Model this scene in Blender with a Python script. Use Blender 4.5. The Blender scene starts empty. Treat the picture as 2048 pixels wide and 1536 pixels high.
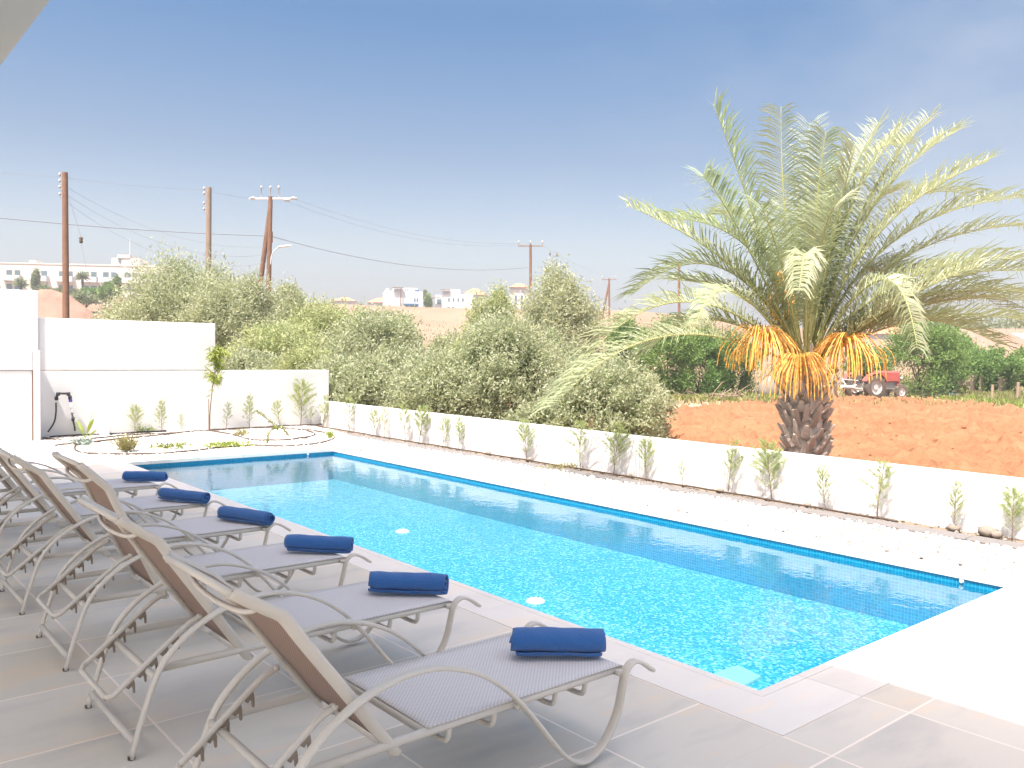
import bpy, math, random
import numpy as np
from mathutils import Vector, Matrix

R = math.radians
rng = np.random.default_rng(7)
random.seed(7)
SC = bpy.context.scene
COL = SC.collection

# ------------------------------------------------------------------ camera
F_PX, PITCH, ROLL, YAW = 1709.58, .0367, .0156, .7012
CAM = np.array([-3.5122, -2.2926, 1.6])
def cam_axes():
    f = np.array([math.sin(YAW)*math.cos(PITCH), math.cos(YAW)*math.cos(PITCH), -math.sin(PITCH)])
    r = np.array([math.cos(YAW), -math.sin(YAW), 0.0]); u = np.cross(r, f)
    c, s = math.cos(ROLL), math.sin(ROLL)
    return r*c + u*s, -r*s + u*c, f
AR, AU, AF = cam_axes()
def at(px, py, depth):
    return CAM + (AF + AR*((px-1024)/F_PX) - AU*((py-768)/F_PX))*depth
def on_z(px, py, z=0.0):
    d = AF + AR*((px-1024)/F_PX) - AU*((py-768)/F_PX)
    return CAM + d*((z-CAM[2])/d[2])
cam = bpy.data.cameras.new('camera'); camo = bpy.data.objects.new('camera', cam); COL.objects.link(camo)
cam.sensor_width = 36; cam.lens = F_PX/2048*36; cam.clip_end = 6000; cam.clip_start = .05
m = Matrix.Identity(4)
for i in range(3):
    m[i][0] = AR[i]; m[i][1] = AU[i]; m[i][2] = -AF[i]; m[i][3] = CAM[i]
camo.matrix_world = m
SC.camera = camo

# ------------------------------------------------------------------ noise
def vnoise(x, y, seed=0):
    xi = np.floor(x).astype(np.int64); yi = np.floor(y).astype(np.int64)
    xf = x-xi; yf = y-yi
    def h(a, b):
        n = (a*374761393 + b*668265263 + seed*144665) & 0xffffffff
        n = ((n ^ (n >> 13))*1274126177) & 0xffffffff
        return ((n ^ (n >> 16)) & 0xffff)/65535.0
    u = xf*xf*(3-2*xf); v = yf*yf*(3-2*yf)
    return (h(xi, yi)*(1-u)+h(xi+1, yi)*u)*(1-v) + (h(xi, yi+1)*(1-u)+h(xi+1, yi+1)*u)*v
def fbm(x, y, o=4, seed=0):
    s = 0; a = .5
    for i in range(o):
        s = s + a*vnoise(x*2**i, y*2**i, seed+i); a *= .5
    return s
def sstep(a, b, x):
    t = np.clip((x-a)/(b-a), 0, 1); return t*t*(3-2*t)

# ------------------------------------------------------------------ object helpers
def tag(o, label=None, cat=None, group=None, kind=None):
    if label: o['label'] = label
    if cat: o['category'] = cat
    if group: o['group'] = group
    if kind: o['kind'] = kind
    return o
def empty(name, loc, rz=0, **k):
    o = bpy.data.objects.new(name, None); COL.objects.link(o); o.empty_display_size = .1
    o.location = loc; o.rotation_euler = (0, 0, rz)
    return tag(o, **k)
def link_mesh(name, me, parent=None, **k):
    o = bpy.data.objects.new(name, me); COL.objects.link(o)
    if parent: o.parent = parent
    return tag(o, **k)
def copy_tree(o, parent=None):
    c = o.copy(); COL.objects.link(c); c.parent = parent
    for ch in list(o.children): copy_tree(ch, c)
    return c

class MB:
    def __init__(s): s.v = []; s.f = []; s.uv = []; s.n = 0
    def add(s, verts, faces, uvs=None):
        b = len(s.v); s.v.extend([tuple(map(float, p)) for p in verts])
        for i, f in enumerate(faces):
            s.f.append(tuple(b+j for j in f))
            s.uv.append(uvs[i] if uvs else [(0, 0)]*len(f))
    def box(s, x0, x1, y0, y1, z0, z1):
        v = [(x0,y0,z0),(x1,y0,z0),(x1,y1,z0),(x0,y1,z0),(x0,y0,z1),(x1,y0,z1),(x1,y1,z1),(x0,y1,z1)]
        s.add(v, [(0,3,2,1),(4,5,6,7),(0,1,5,4),(1,2,6,5),(2,3,7,6),(3,0,4,7)])
    def rbox(s, x0, x1, y0, y1, z0, z1, b=.01):
        # box with chamfered vertical and top edges
        def ring(i, z): return [(x0+i,y0+b,z),(x0+b,y0+i,z),(x1-b,y0+i,z),(x1-i,y0+b,z),(x1-i,y1-b,z),(x1-b,y1-i,z),(x0+b,y1-i,z),(x0+i,y1-b,z)]
        v = ring(0, z0)+ring(0, z1-b)+[((p[0]-(x0+x1)/2)*(1-2*b/(x1-x0))+(x0+x1)/2, (p[1]-(y0+y1)/2)*(1-2*b/(y1-y0))+(y0+y1)/2, z1) for p in ring(0, z1)]
        f = [tuple(range(7,-1,-1)), tuple(range(16,24))]
        for k in (0, 8):
            for i in range(8): f.append((k+i, k+(i+1)%8, k+8+(i+1)%8, k+8+i))
        s.add(v, f)
    def obox(s, c, ax, ay, az):
        c = np.array(c, float); ax, ay, az = (np.array(a, float) for a in (ax, ay, az))
        v = [c+i*ax+j*ay+k*az for k in (-1,1) for i, j in ((-1,-1),(1,-1),(1,1),(-1,1))]
        s.add(v, [(0,3,2,1),(4,5,6,7),(0,1,5,4),(1,2,6,5),(2,3,7,6),(3,0,4,7)])
    def tube(s, path, r, seg=8, cap=True, flat=1.0):
        P = [np.array(p, float) for p in path]; n = len(P)
        rr = r if hasattr(r, '__len__') else [r]*n
        T = []
        for i in range(n):
            t = P[min(i+1, n-1)]-P[max(i-1, 0)]; T.append(t/(np.linalg.norm(t)+1e-12))
        a = np.array([0, 0, 1.0]) if abs(T[0][2]) < .9 else np.array([1.0, 0, 0])
        U = np.cross(T[0], a); U /= np.linalg.norm(U)
        vs = []
        for i in range(n):
            U = U-T[i]*np.dot(U, T[i]); U /= (np.linalg.norm(U)+1e-12); W = np.cross(T[i], U)
            for k in range(seg):
                q = 2*math.pi*k/seg; vs.append(P[i]+(U*math.cos(q)+W*math.sin(q)*flat)*rr[i])
        fs = [(i*seg+k, i*seg+(k+1)%seg, (i+1)*seg+(k+1)%seg, (i+1)*seg+k) for i in range(n-1) for k in range(seg)]
        if cap: fs += [tuple(range(seg-1, -1, -1)), tuple((n-1)*seg+k for k in range(seg))]
        s.add(vs, fs)
    def ribbon(s, path, w, t):
        """flat oval bar swept along a path lying in an XZ plane; w across (y), t thick"""
        P = [np.array(p, float) for p in path]; n = len(P); vs = []
        cs = []
        for k in range(12):
            q = 2*math.pi*k/12
            cs.append((math.copysign(abs(math.cos(q))**.6, math.cos(q))*w/2, math.copysign(abs(math.sin(q))**.75, math.sin(q))*t/2))
        for i in range(n):
            d = P[min(i+1, n-1)]-P[max(i-1, 0)]; d /= np.linalg.norm(d); N = np.array([-d[2], 0, d[0]])
            for a, b in cs: vs.append(P[i]+np.array([0, a, 0])+N*b)
        fs = [(i*12+k, i*12+(k+1)%12, (i+1)*12+(k+1)%12, (i+1)*12+k) for i in range(n-1) for k in range(12)]
        fs += [tuple(range(11, -1, -1)), tuple((n-1)*12+k for k in range(12))]
        s.add(vs, fs)
    def lathe(s, prof, seg=24, axis='z', c=(0,0,0)):
        vs = []; n = len(prof)
        for r, h in prof:
            for k in range(seg):
                q = 2*math.pi*k/seg; a, b = r*math.cos(q), r*math.sin(q)
                vs.append({'z': (c[0]+a, c[1]+b, c[2]+h), 'y': (c[0]+a, c[1]+h, c[2]+b), 'x': (c[0]+h, c[1]+a, c[2]+b)}[axis])
        s.add(vs, [(i*seg+k, i*seg+(k+1)%seg, (i+1)*seg+(k+1)%seg, (i+1)*seg+k) for i in range(n-1) for k in range(seg)])
    def build(s, name, mat, parent=None, smooth=False, loc=None, **k):
        me = bpy.data.meshes.new(name); me.from_pydata(s.v, [], s.f)
        uv = me.uv_layers.new(name='UVMap')
        flat = [c for f in s.uv for p in f for c in p]; uv.data.foreach_set('uv', flat)
        if smooth: me.polygons.foreach_set('use_smooth', [True]*len(s.f))
        if mat: me.materials.append(mat)
        me.validate(); me.update()
        o = link_mesh(name, me, parent, **k)
        if loc is not None: o.location = loc
        if smooth == 'auto':
            try: me.set_sharp_from_angle(angle=R(40))
            except Exception: pass
        return o

def mesh_np(name, V, Fq, mat, smooth=False, extra=None):
    V = np.asarray(V, np.float32); Fq = np.asarray(Fq, np.int32); k = Fq.shape[1]
    me = bpy.data.meshes.new(name)
    me.vertices.add(len(V)); me.vertices.foreach_set('co', V.ravel())
    me.loops.add(Fq.size); me.loops.foreach_set('vertex_index', Fq.ravel())
    me.polygons.add(len(Fq)); me.polygons.foreach_set('loop_start', np.arange(0, Fq.size, k, dtype=np.int32))
    me.polygons.foreach_set('loop_total', np.full(len(Fq), k, np.int32))
    if smooth: me.polygons.foreach_set('use_smooth', np.ones(len(Fq), bool))
    me.update(calc_edges=True); me.validate()
    me.materials.append(mat)
    return me

def crom(pts, n=8):
    P = [np.array(p, float) for p in pts]; P = [2*P[0]-P[1]]+P+[2*P[-1]-P[-2]]; out = []
    for i in range(1, len(P)-2):
        for k in range(n):
            t = k/n; a, b, c, d = P[i-1:i+3]
            out.append(.5*(2*b+(c-a)*t+(2*a-5*b+4*c-d)*t*t+(3*b-a-3*c+d)*t**3))
    out.append(P[-2]); return out

# ------------------------------------------------------------------ materials
class NT:
    def __init__(s, name):
        s.m = bpy.data.materials.new(name); s.m.use_nodes = True; s.t = s.m.node_tree; s.t.nodes.clear()
        s.out = s.n('ShaderNodeOutputMaterial')
    def n(s, typ, **kw):
        o = s.t.nodes.new(typ)
        for k, v in kw.items():
            if k.startswith('i_'):
                key = k[2:]; key = int(key) if key.isdigit() else key.replace('_', ' ')
                s.set(o.inputs[key], v)
            else: setattr(o, k, v)
        return o
    def set(s, inp, v):
        if hasattr(v, 'bl_idname') and hasattr(v, 'outputs'): s.t.links.new(v.outputs[0], inp)
        elif isinstance(v, bpy.types.NodeSocket): s.t.links.new(v, inp)
        else:
            if hasattr(inp.default_value, '__len__') and hasattr(v, '__len__') and len(inp.default_value) == 4 and len(v) == 3: v = (*v, 1)
            inp.default_value = v
    def ramp(s, fac, stops):
        o = s.n('ShaderNodeValToRGB'); e = o.color_ramp.elements
        while len(e) < len(stops): e.new(.5)
        for i, (p, c) in enumerate(stops): e[i].position = p; e[i].color = (*c, 1) if len(c) == 3 else c
        s.set(o.inputs[0], fac); return o
    def mix(s, fac, a, b, blend='MIX'):
        o = s.n('ShaderNodeMix', data_type='RGBA', blend_type=blend)
        s.set(o.inputs[0], fac); s.set(o.inputs[6], a); s.set(o.inputs[7], b); return o.outputs[2]
    def noise(s, scale, detail=4, vec=None, rough=.5, dim='3D'):
        o = s.n('ShaderNodeTexNoise', noise_dimensions=dim); o.inputs['Scale'].default_value = scale; o.inputs['Detail'].default_value = detail; o.inputs['Roughness'].default_value = rough
        if vec is not None: s.set(o.inputs['Vector'], vec)
        return o
    def math(s, op, a, b=0.0, c=None):
        o = s.n('ShaderNodeMath', operation=op); s.set(o.inputs[0], a); s.set(o.inputs[1], b)
        if c is not None: s.set(o.inputs[2], c)
        return o
    def bsdf(s, col, rough=.6, spec=.3, bump=None, bstr=.3, bdist=.01, **kw):
        b = s.n('ShaderNodeBsdfPrincipled'); s.set(b.inputs['Base Color'], col); s.set(b.inputs['Roughness'], rough); s.set(b.inputs['Specular IOR Level'], spec)
        for k, v in kw.items(): s.set(b.inputs[k.replace('_', ' ')], v)
        if bump is not None:
            bp = s.n('ShaderNodeBump'); bp.inputs['Strength'].default_value = bstr; bp.inputs['Distance'].default_value = bdist
            s.set(bp.inputs['Height'], bump); s.t.links.new(bp.outputs[0], b.inputs['Normal'])
        return b
    def done(s, sh):
        s.set(s.out.inputs[0], sh); return s.m

def simple(name, col, rough=.6, spec=.3, var=.12, scale=8, bstr=.15, bdist=.005, bscale=60, metallic=0):
    t = NT(name); tc = t.n('ShaderNodeTexCoord').outputs['Object']
    n = t.noise(scale, 5, tc); c = t.mix(t.math('MULTIPLY', n.outputs[0], 1.0), tuple(x*(1-var) for x in col), tuple(min(1, x*(1+var)) for x in col))
    n2 = t.noise(bscale, 4, tc)
    return t.done(t.bsdf(c, rough, spec, n2.outputs[0], bstr, bdist, Metallic=metallic))

def leafmat(name, front, back, var=.25, trans=.35, rough=.55):
    t = NT(name); g = t.n('ShaderNodeNewGeometry')
    rnd = g.outputs['Random Per Island']
    f2 = t.mix(rnd, tuple(x*(1-var) for x in front), tuple(min(1, x*(1+var)) for x in front))
    hs = t.n('ShaderNodeHueSaturation'); t.set(hs.inputs['Color'], f2)
    t.set(hs.inputs['Hue'], t.math('MULTIPLY_ADD', t.n('ShaderNodeObjectInfo').outputs['Random'], .03, .485))
    c = t.mix(g.outputs['Backfacing'], hs.outputs[0], back)
    b = t.bsdf(c, rough, .3); tr = t.n('ShaderNodeBsdfTranslucent'); t.set(tr.inputs['Color'], t.mix(.5, c, (front[0]*1.05, front[1]*1.15, front[2]*.8)))
    mx = t.n('ShaderNodeMixShader'); mx.inputs[0].default_value = trans
    t.set(mx.inputs[1], b.outputs[0]); t.set(mx.inputs[2], tr.outputs[0])
    return t.done(mx)

M = {}
M['render_white'] = simple('white_render', (.64, .64, .645), .85, .15, .02, 1.5, .12, .003, 90)
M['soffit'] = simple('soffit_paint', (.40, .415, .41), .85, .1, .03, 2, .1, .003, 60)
M['frame'] = simple('taupe_powder_coat', (.62, .58, .51), .38, .45, .04, 5, .05, .001, 300)
M['plastic_grey'] = simple('taupe_plastic', (.27, .22, .17), .5, .3, .08, 20)
M['rubber'] = simple('dark_rubber', (.12, .10, .085), .8, .2, .2, 20)
M['hose'] = simple('brown_hose', (.085, .062, .05), .6, .3, .25, 9)
M['black_pipe'] = simple('black_pipe', (.03, .03, .035), .45, .4, .2, 9)
M['blue_cap'] = simple('blue_fitting', (.06, .06, .30), .5, .3, .1, 9)
M['white_plastic'] = simple('white_plastic', (.75, .75, .74), .4, .4, .03, 9)
M['kerb'] = simple('grey_kerb', (.175, .166, .163), .9, .1, .12, 12, .3, .004, 150)
M['soil'] = simple('dry_soil', (.21, .168, .13), .95, .1, .35, 14, .8, .02, 40)
M['stone'] = simple('pale_stone', (.24, .21, .18), .9, .1, .25, 6, .6, .02, 18)
M['wood_pole'] = simple('brown_pole_wood', (.20, .115, .075), .85, .15, .35, 3, .4, .01, 12)
M['wood_grey'] = simple('grey_pole_wood', (.26, .20, .155), .85, .15, .3, 3, .4, .01, 12)
M['metal_pale'] = simple('galvanised_metal', (.55, .55, .56), .5, .4, .1, 6)
M['insulator'] = simple('porcelain', (.50, .48, .46), .3, .5, .1, 6)
M['wire'] = simple('wire', (.20, .20, .23), .6, .3, .1, 3)
M['bark'] = simple('tree_bark', (.13, .10, .075), .9, .1, .35, 5, .8, .03, 14)
M['twig'] = simple('twig', (.22, .15, .10), .85, .1, .25, 15)
M['olive'] = leafmat('olive_leaf', (.37, .40, .235), (.47, .485, .345), .28, .45)
M['olive_g'] = leafmat('green_olive_leaf', (.38, .425, .20), (.48, .50, .30), .28, .45)
M['citrus'] = leafmat('citrus_leaf', (.16, .265, .065), (.22, .32, .11), .3, .38)
M['shrub'] = leafmat('conifer_needles', (.36, .42, .17), (.38, .43, .20), .3, .35)
M['lime'] = leafmat('young_leaf', (.27, .34, .06), (.30, .36, .10), .25, .35)
M['succulent'] = leafmat('succulent_leaf', (.20, .25, .06), (.22, .27, .08), .25, .2)
M['agave'] = leafmat('blue_grey_leaf', (.22, .28, .24), (.24, .29, .25), .2, .1)
M['distant'] = leafmat('distant_foliage', (.21, .25, .125), (.26, .29, .17), .25, .3) if 1 else leafmat('distant_foliage', (0.149, 0.203, 0.081), (0.203, 0.243, 0.121), .25, .25)
M['palm_leaf'] = leafmat('palm_leaflet', (.36, .405, .245), (.43, .455, .31), .38, .36, .4)
M['rachis'] = simple('palm_rachis', (.34, .34, .13), .5, .35, .15, 5)
M['date'] = simple('orange_date_strand', (.80, .43, .10), .5, .35, .25, 7)
M['grassdry'] = leafmat('dry_grass', (.27, .25, .10), (.29, .27, .12), .25, .3)
M['grass'] = leafmat('field_grass', (.22, .30, .05), (.25, .32, .08), .25, .3)
M['brush'] = leafmat('dry_brush', (.33, .29, .21), (.33, .29, .21), .3, .1)

# palm boots: grey-brown fibre with long streaks
t = NT('palm_boot'); g = t.n('ShaderNodeNewGeometry'); tc = t.n('ShaderNodeTexCoord').outputs['Object']
mp = t.n('ShaderNodeMapping'); t.set(mp.inputs[0], tc); mp.inputs['Scale'].default_value = (40, 40, 6)
n = t.noise(1.0, 5, mp.outputs[0]); c1 = t.ramp(g.outputs['Random Per Island'], [(0, (.30, .27, .245)), (.5, (.56, .515, .465)), (1, (.80, .735, .65))])
c = t.mix(n.outputs[0], c1.outputs[0], (.42, .34, .27)); M['boot'] = t.done(t.bsdf(c, .9, .1, n.outputs[0], .8, .01))

# porcelain floor tiles
def tile_mat(name, base, dark, grout, w, h, ox, oy):
    t = NT(name); tc = t.n('ShaderNodeTexCoord').outputs['Object']
    mp = t.n('ShaderNodeMapping'); t.set(mp.inputs[0], tc); mp.inputs['Location'].default_value = (-ox, -oy, 0)
    br = t.n('ShaderNodeTexBrick', offset=0.0); br.inputs['Scale'].default_value = 1; br.inputs['Brick Width'].default_value = w; br.inputs['Row Height'].default_value = h
    br.inputs['Mortar Size'].default_value = .0065; br.inputs['Mortar Smooth'].default_value = .3; br.inputs['Bias'].default_value = 0
    br.inputs['Color1'].default_value = (0, 0, 0, 1); br.inputs['Color2'].default_value = (1, 1, 1, 1); t.set(br.inputs['Vector'], mp.outputs[0])
    # cloudy stone veins, shifted per tile and running mostly along x
    vv = t.n('ShaderNodeVectorMath', operation='MULTIPLY_ADD'); t.set(vv.inputs[0], br.outputs['Color']); vv.inputs[1].default_value = (7, 3, 0); t.set(vv.inputs[2], tc)
    m2 = t.n('ShaderNodeMapping'); t.set(m2.inputs[0], vv.outputs[0]); m2.inputs['Scale'].default_value = (1.1, 3.4, 1); m2.inputs['Rotation'].default_value = (0, 0, R(24))
    n1 = t.noise(1.1, 6, m2.outputs[0], .55); n2 = t.noise(90, 3, tc)
    col = t.ramp(n1.outputs[0], [(.30, dark), (.48, base), (.56, base), (.62, tuple(x*y for x, y in zip(base, (1.08, 1.0, .92)))), (.70, base)])
    c = t.mix(t.math('MULTIPLY', n2.outputs[0], .18), col.outputs[0], tuple(x*.78 for x in base))
    c = t.mix(.10, c, br.outputs['Color'], 'OVERLAY')
    c = t.mix(br.outputs['Fac'], c, grout)
    bh = t.math('SUBTRACT', t.math('MULTIPLY', n2.outputs[0], .12), br.outputs['Fac'])
    return t.done(t.bsdf(c, .62, .3, bh, .35, .004))
M['deck'] = tile_mat('porcelain_tiles', (.675, .635, .56), (.55, .53, .49), (.88, .79, .69), .672, .655, .34-.672*10, .1-.655*14)
M['coping'] = tile_mat('cream_coping', (.76, .73, .68), (.70, .67, .63), (.62, .58, .53), .672, 40, .34-.672*10, -20)

# glass mosaic of the pool: uv in metres
def mosaic(name, ramp, grout, tile=.0275, wav=0):
    t = NT(name); uv = t.n('ShaderNodeTexCoord').outputs['UV']
    if wav:
        wz = t.noise(16, 2, uv); wv = t.n('ShaderNodeVectorMath', operation='MULTIPLY_ADD'); t.set(wv.inputs[0], wz.outputs['Color']); wv.inputs[1].default_value = (wav, wav, 0); t.set(wv.inputs[2], uv); uv = wv.outputs[0]
    sc = t.n('ShaderNodeVectorMath', operation='SCALE'); t.set(sc.inputs[0], uv); sc.inputs['Scale'].default_value = 1/tile
    fl = t.n('ShaderNodeVectorMath', operation='FLOOR'); t.set(fl.inputs[0], sc.outputs[0])
    fr = t.n('ShaderNodeVectorMath', operation='FRACTION'); t.set(fr.inputs[0], sc.outputs[0])
    wn = t.n('ShaderNodeTexWhiteNoise', noise_dimensions='3D'); t.set(wn.inputs[0], fl.outputs[0])
    col = t.ramp(wn.outputs['Value'], ramp)
    sx = t.n('ShaderNodeSeparateXYZ'); t.set(sx.inputs[0], fr.outputs[0])
    ex = t.math('GREATER_THAN', t.math('ABSOLUTE', t.math('SUBTRACT', sx.outputs[0], .5)), .455)
    ey = t.math('GREATER_THAN', t.math('ABSOLUTE', t.math('SUBTRACT', sx.outputs[1], .5)), .455)
    gr = t.math('MAXIMUM', ex, ey)
    c = t.mix(gr, col.outputs[0], grout)
    return t.done(t.bsdf(c, .25, .5))
M['mosaic_wall'] = mosaic('blue_glass_mosaic', [(0, (.003, .215, .38)), (.5, (.004, .25, .43)), (1, (.006, .285, .48))], (.10, .40, .54))
M['mosaic_floor'] = mosaic('mixed_blue_mosaic', [(0, (.004, .16, .28)), (.35, (.016, .235, .37)), (.7, (.06, .32, .44)), (.9, (.17, .43, .52)), (1, (.36, .56, .61))], (.05, .26, .38), .019, .05)  # mixed blue tiles; palest ones and wavy grid paint in ripple sparkle and refraction

t = NT('pool_water'); tc = t.n('ShaderNodeTexCoord').outputs['Object']
n1 = t.noise(5.5, 3, tc, .55); n2 = t.noise(22, 2, tc)
hh = t.math('ADD', n1.outputs[0], t.math('MULTIPLY', n2.outputs[0], .14))
bp = t.n('ShaderNodeBump'); bp.inputs['Strength'].default_value = .055; bp.inputs['Distance'].default_value = .05; t.set(bp.inputs['Height'], hh)
fr = t.n('ShaderNodeFresnel'); fr.inputs['IOR'].default_value = 1.33; t.t.links.new(bp.outputs[0], fr.inputs['Normal'])
gl = t.n('ShaderNodeBsdfGlossy'); gl.inputs['Roughness'].default_value = .01; gl.inputs['Color'].default_value = (1, 1, 1, 1); t.t.links.new(bp.outputs[0], gl.inputs['Normal'])
tr = t.n('ShaderNodeBsdfTransparent'); tr.inputs['Color'].default_value = (.80, .96, 1.0, 1)
mx = t.n('ShaderNodeMixShader'); t.set(mx.inputs[0], fr.outputs[0]); t.set(mx.inputs[1], tr.outputs[0]); t.set(mx.inputs[2], gl.outputs[0])
M['water'] = t.done(mx)

t = NT('white_gravel'); tc = t.n('ShaderNodeTexCoord').outputs['Object']
v = t.n('ShaderNodeTexVoronoi'); v.inputs['Scale'].default_value = 38; t.set(v.inputs['Vector'], tc)
c = t.ramp(v.outputs['Color'], [(0, (.46, .41, .36)), (.3, (.66, .63, .60)), (1, (.78, .77, .75))])
c = t.n('ShaderNodeMix', data_type='RGBA', blend_type='MIX', i_0=t.ramp(v.outputs['Distance'], [(.42, (0, 0, 0)), (.75, (1, 1, 1))]), i_6=c, i_7=(.20, .165, .135, 1)); c = type('o', (), {'outputs': [c.outputs[2]]})()
n = t.noise(3, 4, tc); c = t.mix(t.ramp(n.outputs[0], [(.5, (0, 0, 0)), (.75, (.35, .35, .35))]).outputs[0], c.outputs[0], (.60, .53, .46))
M['gravel'] = t.done(t.bsdf(c, .9, .1, t.math('SUBTRACT', 1.0, v.outputs['Distance']), .8, .012))
M['pebble'] = simple('white_pebble', (.80, .78, .75), .85, .15, .08, 20)

# woven sling: uv in metres
def sling(name, a, b, trans, tcol):
    t = NT(name); uv = t.n('ShaderNodeTexCoord').outputs['UV']
    ck = t.n('ShaderNodeTexChecker'); ck.inputs['Scale'].default_value = 1/.0088; t.set(ck.inputs['Vector'], uv)
    n = t.noise(5, 3, uv); 
    ck.inputs['Color1'].default_value = (*a, 1); ck.inputs['Color2'].default_value = (*b, 1)
    c = t.mix(t.math('MULTIPLY', n.outputs[0], .15), ck.outputs[0], tuple(x*.8 for x in a))
    bs = t.bsdf(c, .75, .2, ck.outputs['Fac'], .5, .002); tl = t.n('ShaderNodeBsdfTranslucent'); tl.inputs['Color'].default_value = (*tcol, 1)
    mx = t.n('ShaderNodeMixShader'); mx.inputs[0].default_value = trans; t.set(mx.inputs[1], bs.outputs[0]); t.set(mx.inputs[2], tl.outputs[0])
    return t.done(mx)
M['sling'] = sling('woven_sling', (.84, .81, .79), (.66, .63, .63), .12, (.5, .36, .3))
M['sling_back_shaded'] = sling('woven_back_sling_shaded', (.45, .335, .275), (.30, .215, .175), .18, (.55, .36, .27))  # backrest weave: shade and warm bounced light are put into its brown

t = NT('blue_terry'); tc = t.n('ShaderNodeTexCoord').outputs['Object']
n = t.noise(220, 3, tc, .7); n2 = t.noise(14, 3, tc)
c = t.mix(n.outputs[0], (.022, .10, .33), (.065, .22, .54)); c = t.mix(t.math('MULTIPLY', n2.outputs[0], .3), c, (.035, .13, .40))
M['terry'] = t.done(t.bsdf(c, .95, .1, n.outputs[0], 1.0, .006, Sheen_Weight=.35, Sheen_Roughness=.5))

t = NT('ploughed_red_soil'); tc = t.n('ShaderNodeTexCoord').outputs['Object']
n = t.noise(1.1, 6, tc, .6); n2 = t.noise(9, 5, tc, .65); n3 = t.noise(.12, 3, tc)
c = t.ramp(n.outputs[0], [(.3, (.21, .098, .051)), (.55, (.29, .145, .078)), (.75, (.35, .19, .11))])
c = t.mix(t.math('MULTIPLY', n2.outputs[0], .5), c.outputs[0], (.225, .10, .05)); c = t.mix(t.ramp(n3.outputs[0], [(.45, (0, 0, 0)), (.7, (.5, .5, .5))]).outputs[0], c, (.36, .15, .08))
M['red_soil'] = t.done(t.bsdf(c, .95, .05, n2.outputs[0], .9, .06))

t = NT('dry_ground'); tc = t.n('ShaderNodeTexCoord').outputs['Object']
n = t.noise(.05, 5, tc, .6); n2 = t.noise(.6, 6, tc, .65); n3 = t.noise(6, 4, tc)
c = t.ramp(n.outputs[0], [(.35, (.24, .155, .105)), (.5, (.255, .185, .13)), (.62, (.27, .21, .15)), (.75, (.20, .18, .11))])
c = t.mix(t.math('MULTIPLY', n2.outputs[0], .6), c.outputs[0], (.25, .17, .12))
M['ground'] = t.done(t.bsdf(c, .95, .05, n3.outputs[0], .6, .05))
M['mound'] = simple('pink_sand', (.27, .175, .135), .95, .05, .12, 1.2, .5, .1, 3)
M['path'] = simple('pale_dirt_track', (.36, .27, .19), .95, .05, .2, 1.5, .5, .04, 8)
M['hotel'] = simple('cream_facade', (.58, .53, .48), .9, .1, .05, .6, .1, .01, 5)
M['house_white'] = simple('white_facade', (.55, .55, .56), .9, .1, .03, .6, .1, .01, 5)
M['roof_tile'] = simple('terracotta_tiles', (.48, .24, .15), .9, .1, .2, 2, .5, .05, 6)
M['glass_dark'] = simple('window_glass', (.10, .15, .17), .15, .6, .2, .5)
M['glass_blue'] = simple('blue_awning', (.035, .12, .26), .6, .3, .1, .8)
M['tractor_red'] = simple('faded_red_paint', (.42, .10, .085), .5, .4, .15, 3)
M['tractor_grey'] = simple('grey_iron', (.36, .34, .31), .7, .3, .25, 5)
M['rust'] = simple('rusty_steel', (.24, .12, .075), .85, .2, .3, 6)
M['tyre'] = simple('dusty_tyre', (.13, .11, .09), .9, .1, .25, 6)
M['rim'] = simple('pale_rim', (.55, .53, .50), .6, .3, .1, 6)
M['tarp_blue'] = simple('blue_tarp', (.10, .22, .42), .6, .3, .2, 3)
M['wood_old'] = simple('old_wood', (.27, .20, .15), .9, .1, .3, 4)

# ------------------------------------------------------------------ world + sun
SUN_TO = np.array([-1.0, -.38, 2.28]); SUN_TO /= np.linalg.norm(SUN_TO)
W = bpy.data.worlds.new('World'); SC.world = W; W.use_nodes = True; wt = W.node_tree; wt.nodes.clear()
sky = wt.nodes.new('ShaderNodeTexSky'); sky.sky_type = 'NISHITA'; sky.sun_disc = False
sky.sun_elevation = math.asin(SUN_TO[2]); sky.sun_rotation = math.atan2(SUN_TO[0], SUN_TO[1]) % (2*math.pi)
sky.altitude = 30; sky.air_density = 1.0; sky.dust_density = 3.0; sky.ozone_density = 1.3
bg = wt.nodes.new('ShaderNodeBackground'); bg.inputs['Strength'].default_value = .12
wo = wt.nodes.new('ShaderNodeOutputWorld')
# hazy summer air: milky towards the horizon, deeper blue above it; overhead an added brightening to fill the shade
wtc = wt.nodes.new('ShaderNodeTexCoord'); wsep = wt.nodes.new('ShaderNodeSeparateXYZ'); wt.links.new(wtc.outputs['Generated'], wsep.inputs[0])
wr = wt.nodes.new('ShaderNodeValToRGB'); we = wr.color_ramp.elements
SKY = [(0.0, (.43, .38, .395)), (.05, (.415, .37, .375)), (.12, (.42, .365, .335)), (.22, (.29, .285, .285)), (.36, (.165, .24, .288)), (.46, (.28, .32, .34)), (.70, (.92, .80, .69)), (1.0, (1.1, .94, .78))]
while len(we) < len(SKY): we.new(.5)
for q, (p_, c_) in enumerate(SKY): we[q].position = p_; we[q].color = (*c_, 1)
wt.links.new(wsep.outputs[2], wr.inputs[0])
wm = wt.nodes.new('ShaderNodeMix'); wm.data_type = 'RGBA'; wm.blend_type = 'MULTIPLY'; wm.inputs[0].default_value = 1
wt.links.new(sky.outputs[0], wm.inputs[6]); wt.links.new(wr.outputs[0], wm.inputs[7])
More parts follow.
